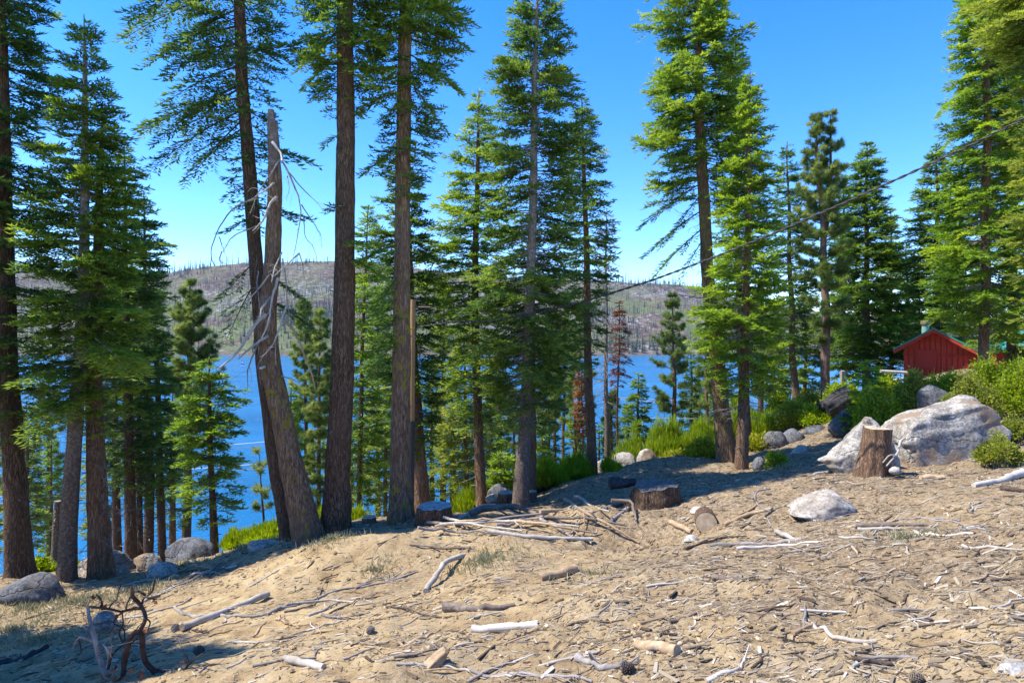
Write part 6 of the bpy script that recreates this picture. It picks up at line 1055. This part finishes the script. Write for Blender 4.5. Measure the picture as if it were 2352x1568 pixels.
# lower wing with its own roof, to the right
mb = MB(); xa_, xb_, ze, zr = er+.05, (2380-CX)*k_, CZ-(806-CY)*k_, CZ-(758-CY)*k_
def pitch(x0, x1, up):
    for (ya, za, yb, zb_) in ((D+2.3, ze, D+4.6, zr), (D+4.602, zr, D+7, ze)):
        V = [(x0, ya, za+up), (x1, ya, za+up), (x1, yb, zb_+up), (x0, yb, zb_+up), (x0, ya, za+up-.05), (x1, ya, za+up-.05), (x1, yb, zb_+up-.05), (x0, yb, zb_+up-.05)]
        mb.add(V, [(0, 1, 2, 3), (7, 6, 5, 4), (0, 4, 5, 1), (3, 2, 6, 7), (0, 3, 7, 4), (1, 5, 6, 2)])
pitch(xa_, xb_, 0)
for xx in np.arange(xa_+.2, xb_-.1, .42): pitch(xx, xx+.03, .03)
mb.build('wing_roof', M['green_roof'], root, b)
mb = MB(); box(mb, (er, D+2.75, zb-.3), ((2370-CX)*k_, D+2.9, CZ-(806-CY)*k_-.02)); mb.build('wing_wall', M['red_paint'], root, b)
_th = math.atan2((2160-CX), F); root.rotation_euler = (0, 0, -_th); root.scale = (.93, 1, 1)      # the gable faces the slope
# fence rails left of the cabin
for k, (p, lab) in enumerate([([(2022, 852), (2086, 856)], 'upper pale pole rail running to the left wall of the cabin'), ([(2018, 880), (2060, 872), (2110, 864)], 'lower slanting pale pole in front of the left cabin wall'), ([(2024, 888), (2072, 884)], 'lowest pale pole lying left of the red cabin')]):
    pts = [P(x, y, 26.+k*.3) for x, y in p]; mb = MB(); tube(mb, smoothpath(pts, 8), .065, 8, noise=.1); tag(mb.build('pole_rail', M['wood_white'], None, pts[0]), lab, 'rail')
p = P(1936, 852, 28); mb = MB(); box(mb, (p[0]-.09, 27.9, gz(p[0], 28)-.3), (p[0]+.09, 28.1, p[2])); tube(mb, [(p[0], 28, p[2]), (p[0], 28, p[2]+.03)], [.10, .06], 8); tag(mb.build('fence_post', M['wood_grey'], None, p), 'small grey wooden post left of the young layered fir', 'post')
# ---------------------------------------------------------------- utility pole and wires
D = 14.6; X = (949-CX)/F*D; ztop = CZ-(688-CY)/F*D; g_ = gz((944-CX)/F*D, D); zm = CZ-(966-CY)/F*D; zl = CZ-(1055-CY)/F*D; xb = (944-CX)/F*D; r_ = 6.4/F*D
base = np.array((xb, D, g_)); root = thing('utility_pole', base, 'slim wooden utility pole, tan above and dark below, beside the furrowed fir', 'utility pole'); xm = (946-CX)/F*D
mb = MB(); tube(mb, [(xm, D, zm), ((947.5-CX)/F*D, D, (zm+ztop)/2), (X, D, ztop)], [r_, r_*.95, r_*.9], 18, noise=.02); mb.build('upper_pole', M['pole_tan'], root, base)
mb = MB(); tube(mb, [(xb, D, g_-.4), (xm, D, zm)], [r_*1.08, r_*1.02], 18, noise=.02); mb.build('lower_pole', M['pole_black'], root, base)
mb = MB(); tube(mb, [(xm-r_*1.25, D-.02, g_), (xm-r_*1.25, D-.02, zm+.05)], r_*.3, 8); mb.build('conduit', M['conduit'], root, base)
mb = MB(); zt_ = CZ-(754-CY)/F*D; tube(mb, [((948-CX)/F*D, D, zt_), ((948-CX)/F*D, D, zt_+.035)], r_*1.03, 16); mb.build('yellow_band', M['yellow_tag'], root, base)
mb = MB(); zt_ = CZ-(1130-CY)/F*D; box(mb, (xb+r_*.2, D-r_*1.12, zt_), (xb+r_*.75, D-r_*1.08, zt_+.10)); mb.build('yellow_tag', M['yellow_tag'], root, base)
mb = MB(); za = CZ-(706-CY)/F*D; tube(mb, [((900-CX)/F*D, D+.1, za+.02), ((990-CX)/F*D, D-.1, za)], .018, 8); mb.build('crossarm', M['rust_metal'], root, base)
def wire(name, label, pts, rad, mat, cat='wire', n=60, sag=0., twist=False, group=None):
    a = np.array(pts); q_ = smoothpath(a, n); u = np.linspace(0, 1, n); q_[:, 2] -= sag*4*u*(1-u); mb = MB()
    if twist:
        s = np.r_[0, np.cumsum(np.linalg.norm(np.diff(q_, axis=0), axis=1))]; ph = s*2*math.pi/.33
        for k in range(2): o_ = np.stack([0*ph, np.cos(ph+k*math.pi), np.sin(ph+k*math.pi)], 1)*rad; tube(mb, q_+o_, rad, 6)
    else: tube(mb, q_, rad, 6)
    return tag(mb.build(name, M[mat], None, q_[0]), label, cat, group)
dW = lambda px: float(np.interp(px, [950, 1350, 2352, 2900], [14.6, 12.6, 8.2, 6.5]))
wire('service_cable', 'thick twisted black cable sagging from the pole up to the right edge', [P(x, y, dW(x)) for x, y in ((953, 752), (1040, 739), (1130, 737), (1240, 718), (1350, 690), (1500, 643), (1640, 591), (1800, 527), (1930, 470), (2080, 403), (2220, 338), (2352, 273), (2520, 180), (2800, 20))], .0115, 'wire_black', n=420, twist=True)
WL = [('upper silver wire over the water left of the small bright fir', [(-200, 1110), (250, 1075), (420, 1030), (640, 1012)], 40), ('second silver wire over the water left of the small bright fir', [(-200, 1124), (250, 1086), (420, 1038), (640, 1022)], 40), ('third silver wire over the water, below the upper pair', [(-200, 1165), (250, 1110), (420, 1078), (640, 1062)], 40), ('lowest silver wire over the water by the leaning snag', [(-200, 1180), (250, 1125), (420, 1086), (640, 1074)], 40),
      ('upper pale wire behind the light green drooping fir', [(640, 1016), (860, 1008), (1050, 974), (1180, 960), (1408, 914)], 44), ('lower pale wire behind the light green drooping fir', [(640, 1066), (860, 1050), (1050, 985), (1180, 970), (1408, 922)], 44), ('upper wire crossing the lake right of the dark wooden pole', [(1408, 912), (1520, 918), (1650, 920), (1790, 912), (1960, 905)], 47), ('middle wire crossing the lake right of the dark wooden pole', [(1408, 916), (1520, 924), (1650, 926), (1790, 922), (1960, 912)], 46.5), ('lowest wire crossing the lake right of the dark wooden pole', [(1404, 958), (1520, 960), (1650, 962), (1790, 962), (1960, 955)], 46)]
for lab, p, dd in WL: wire('power_line', lab, [P(x, y, dd) for x, y in p], .022, 'wire_silver', n=40)
D = 46; X = (1396-CX)/F*D; base = np.array((X, D, gz(X, D))); root = thing('utility_pole', base, 'far dark wooden pole with crossarms down by the lake right of centre', 'utility pole')
mb = MB(); tube(mb, [(X-.1, D, base[2]-.5), ((1402-CX)/F*D, D, CZ-(902-CY)/F*D)], [.17, .12], 10); mb.build('pole', M['pole_black'], root, base)
for yy in (915, 957): mb = MB(); z_ = CZ-(yy-CY)/F*D; box(mb, ((1384-CX)/F*D, D-.26, z_-.07), ((1422-CX)/F*D, D-.17, z_+.05)); mb.build('crossarm', M['wood_grey'], root, base)
# ---------------------------------------------------------------- the air between here and the far slope
t = NT('air'); vp = t.n('VolumePrincipled', {'Color': (.80, .88, 1, 1), 'Density': .00004, 'Anisotropy': .1}); t.t.links.new(vp.outputs[0], t.out.inputs[1])
mb = MB(); box(mb, (-4400, -260, -39), (5000, 3400, 420)); tag(mb.build('haze', t.m), kind='stuff')
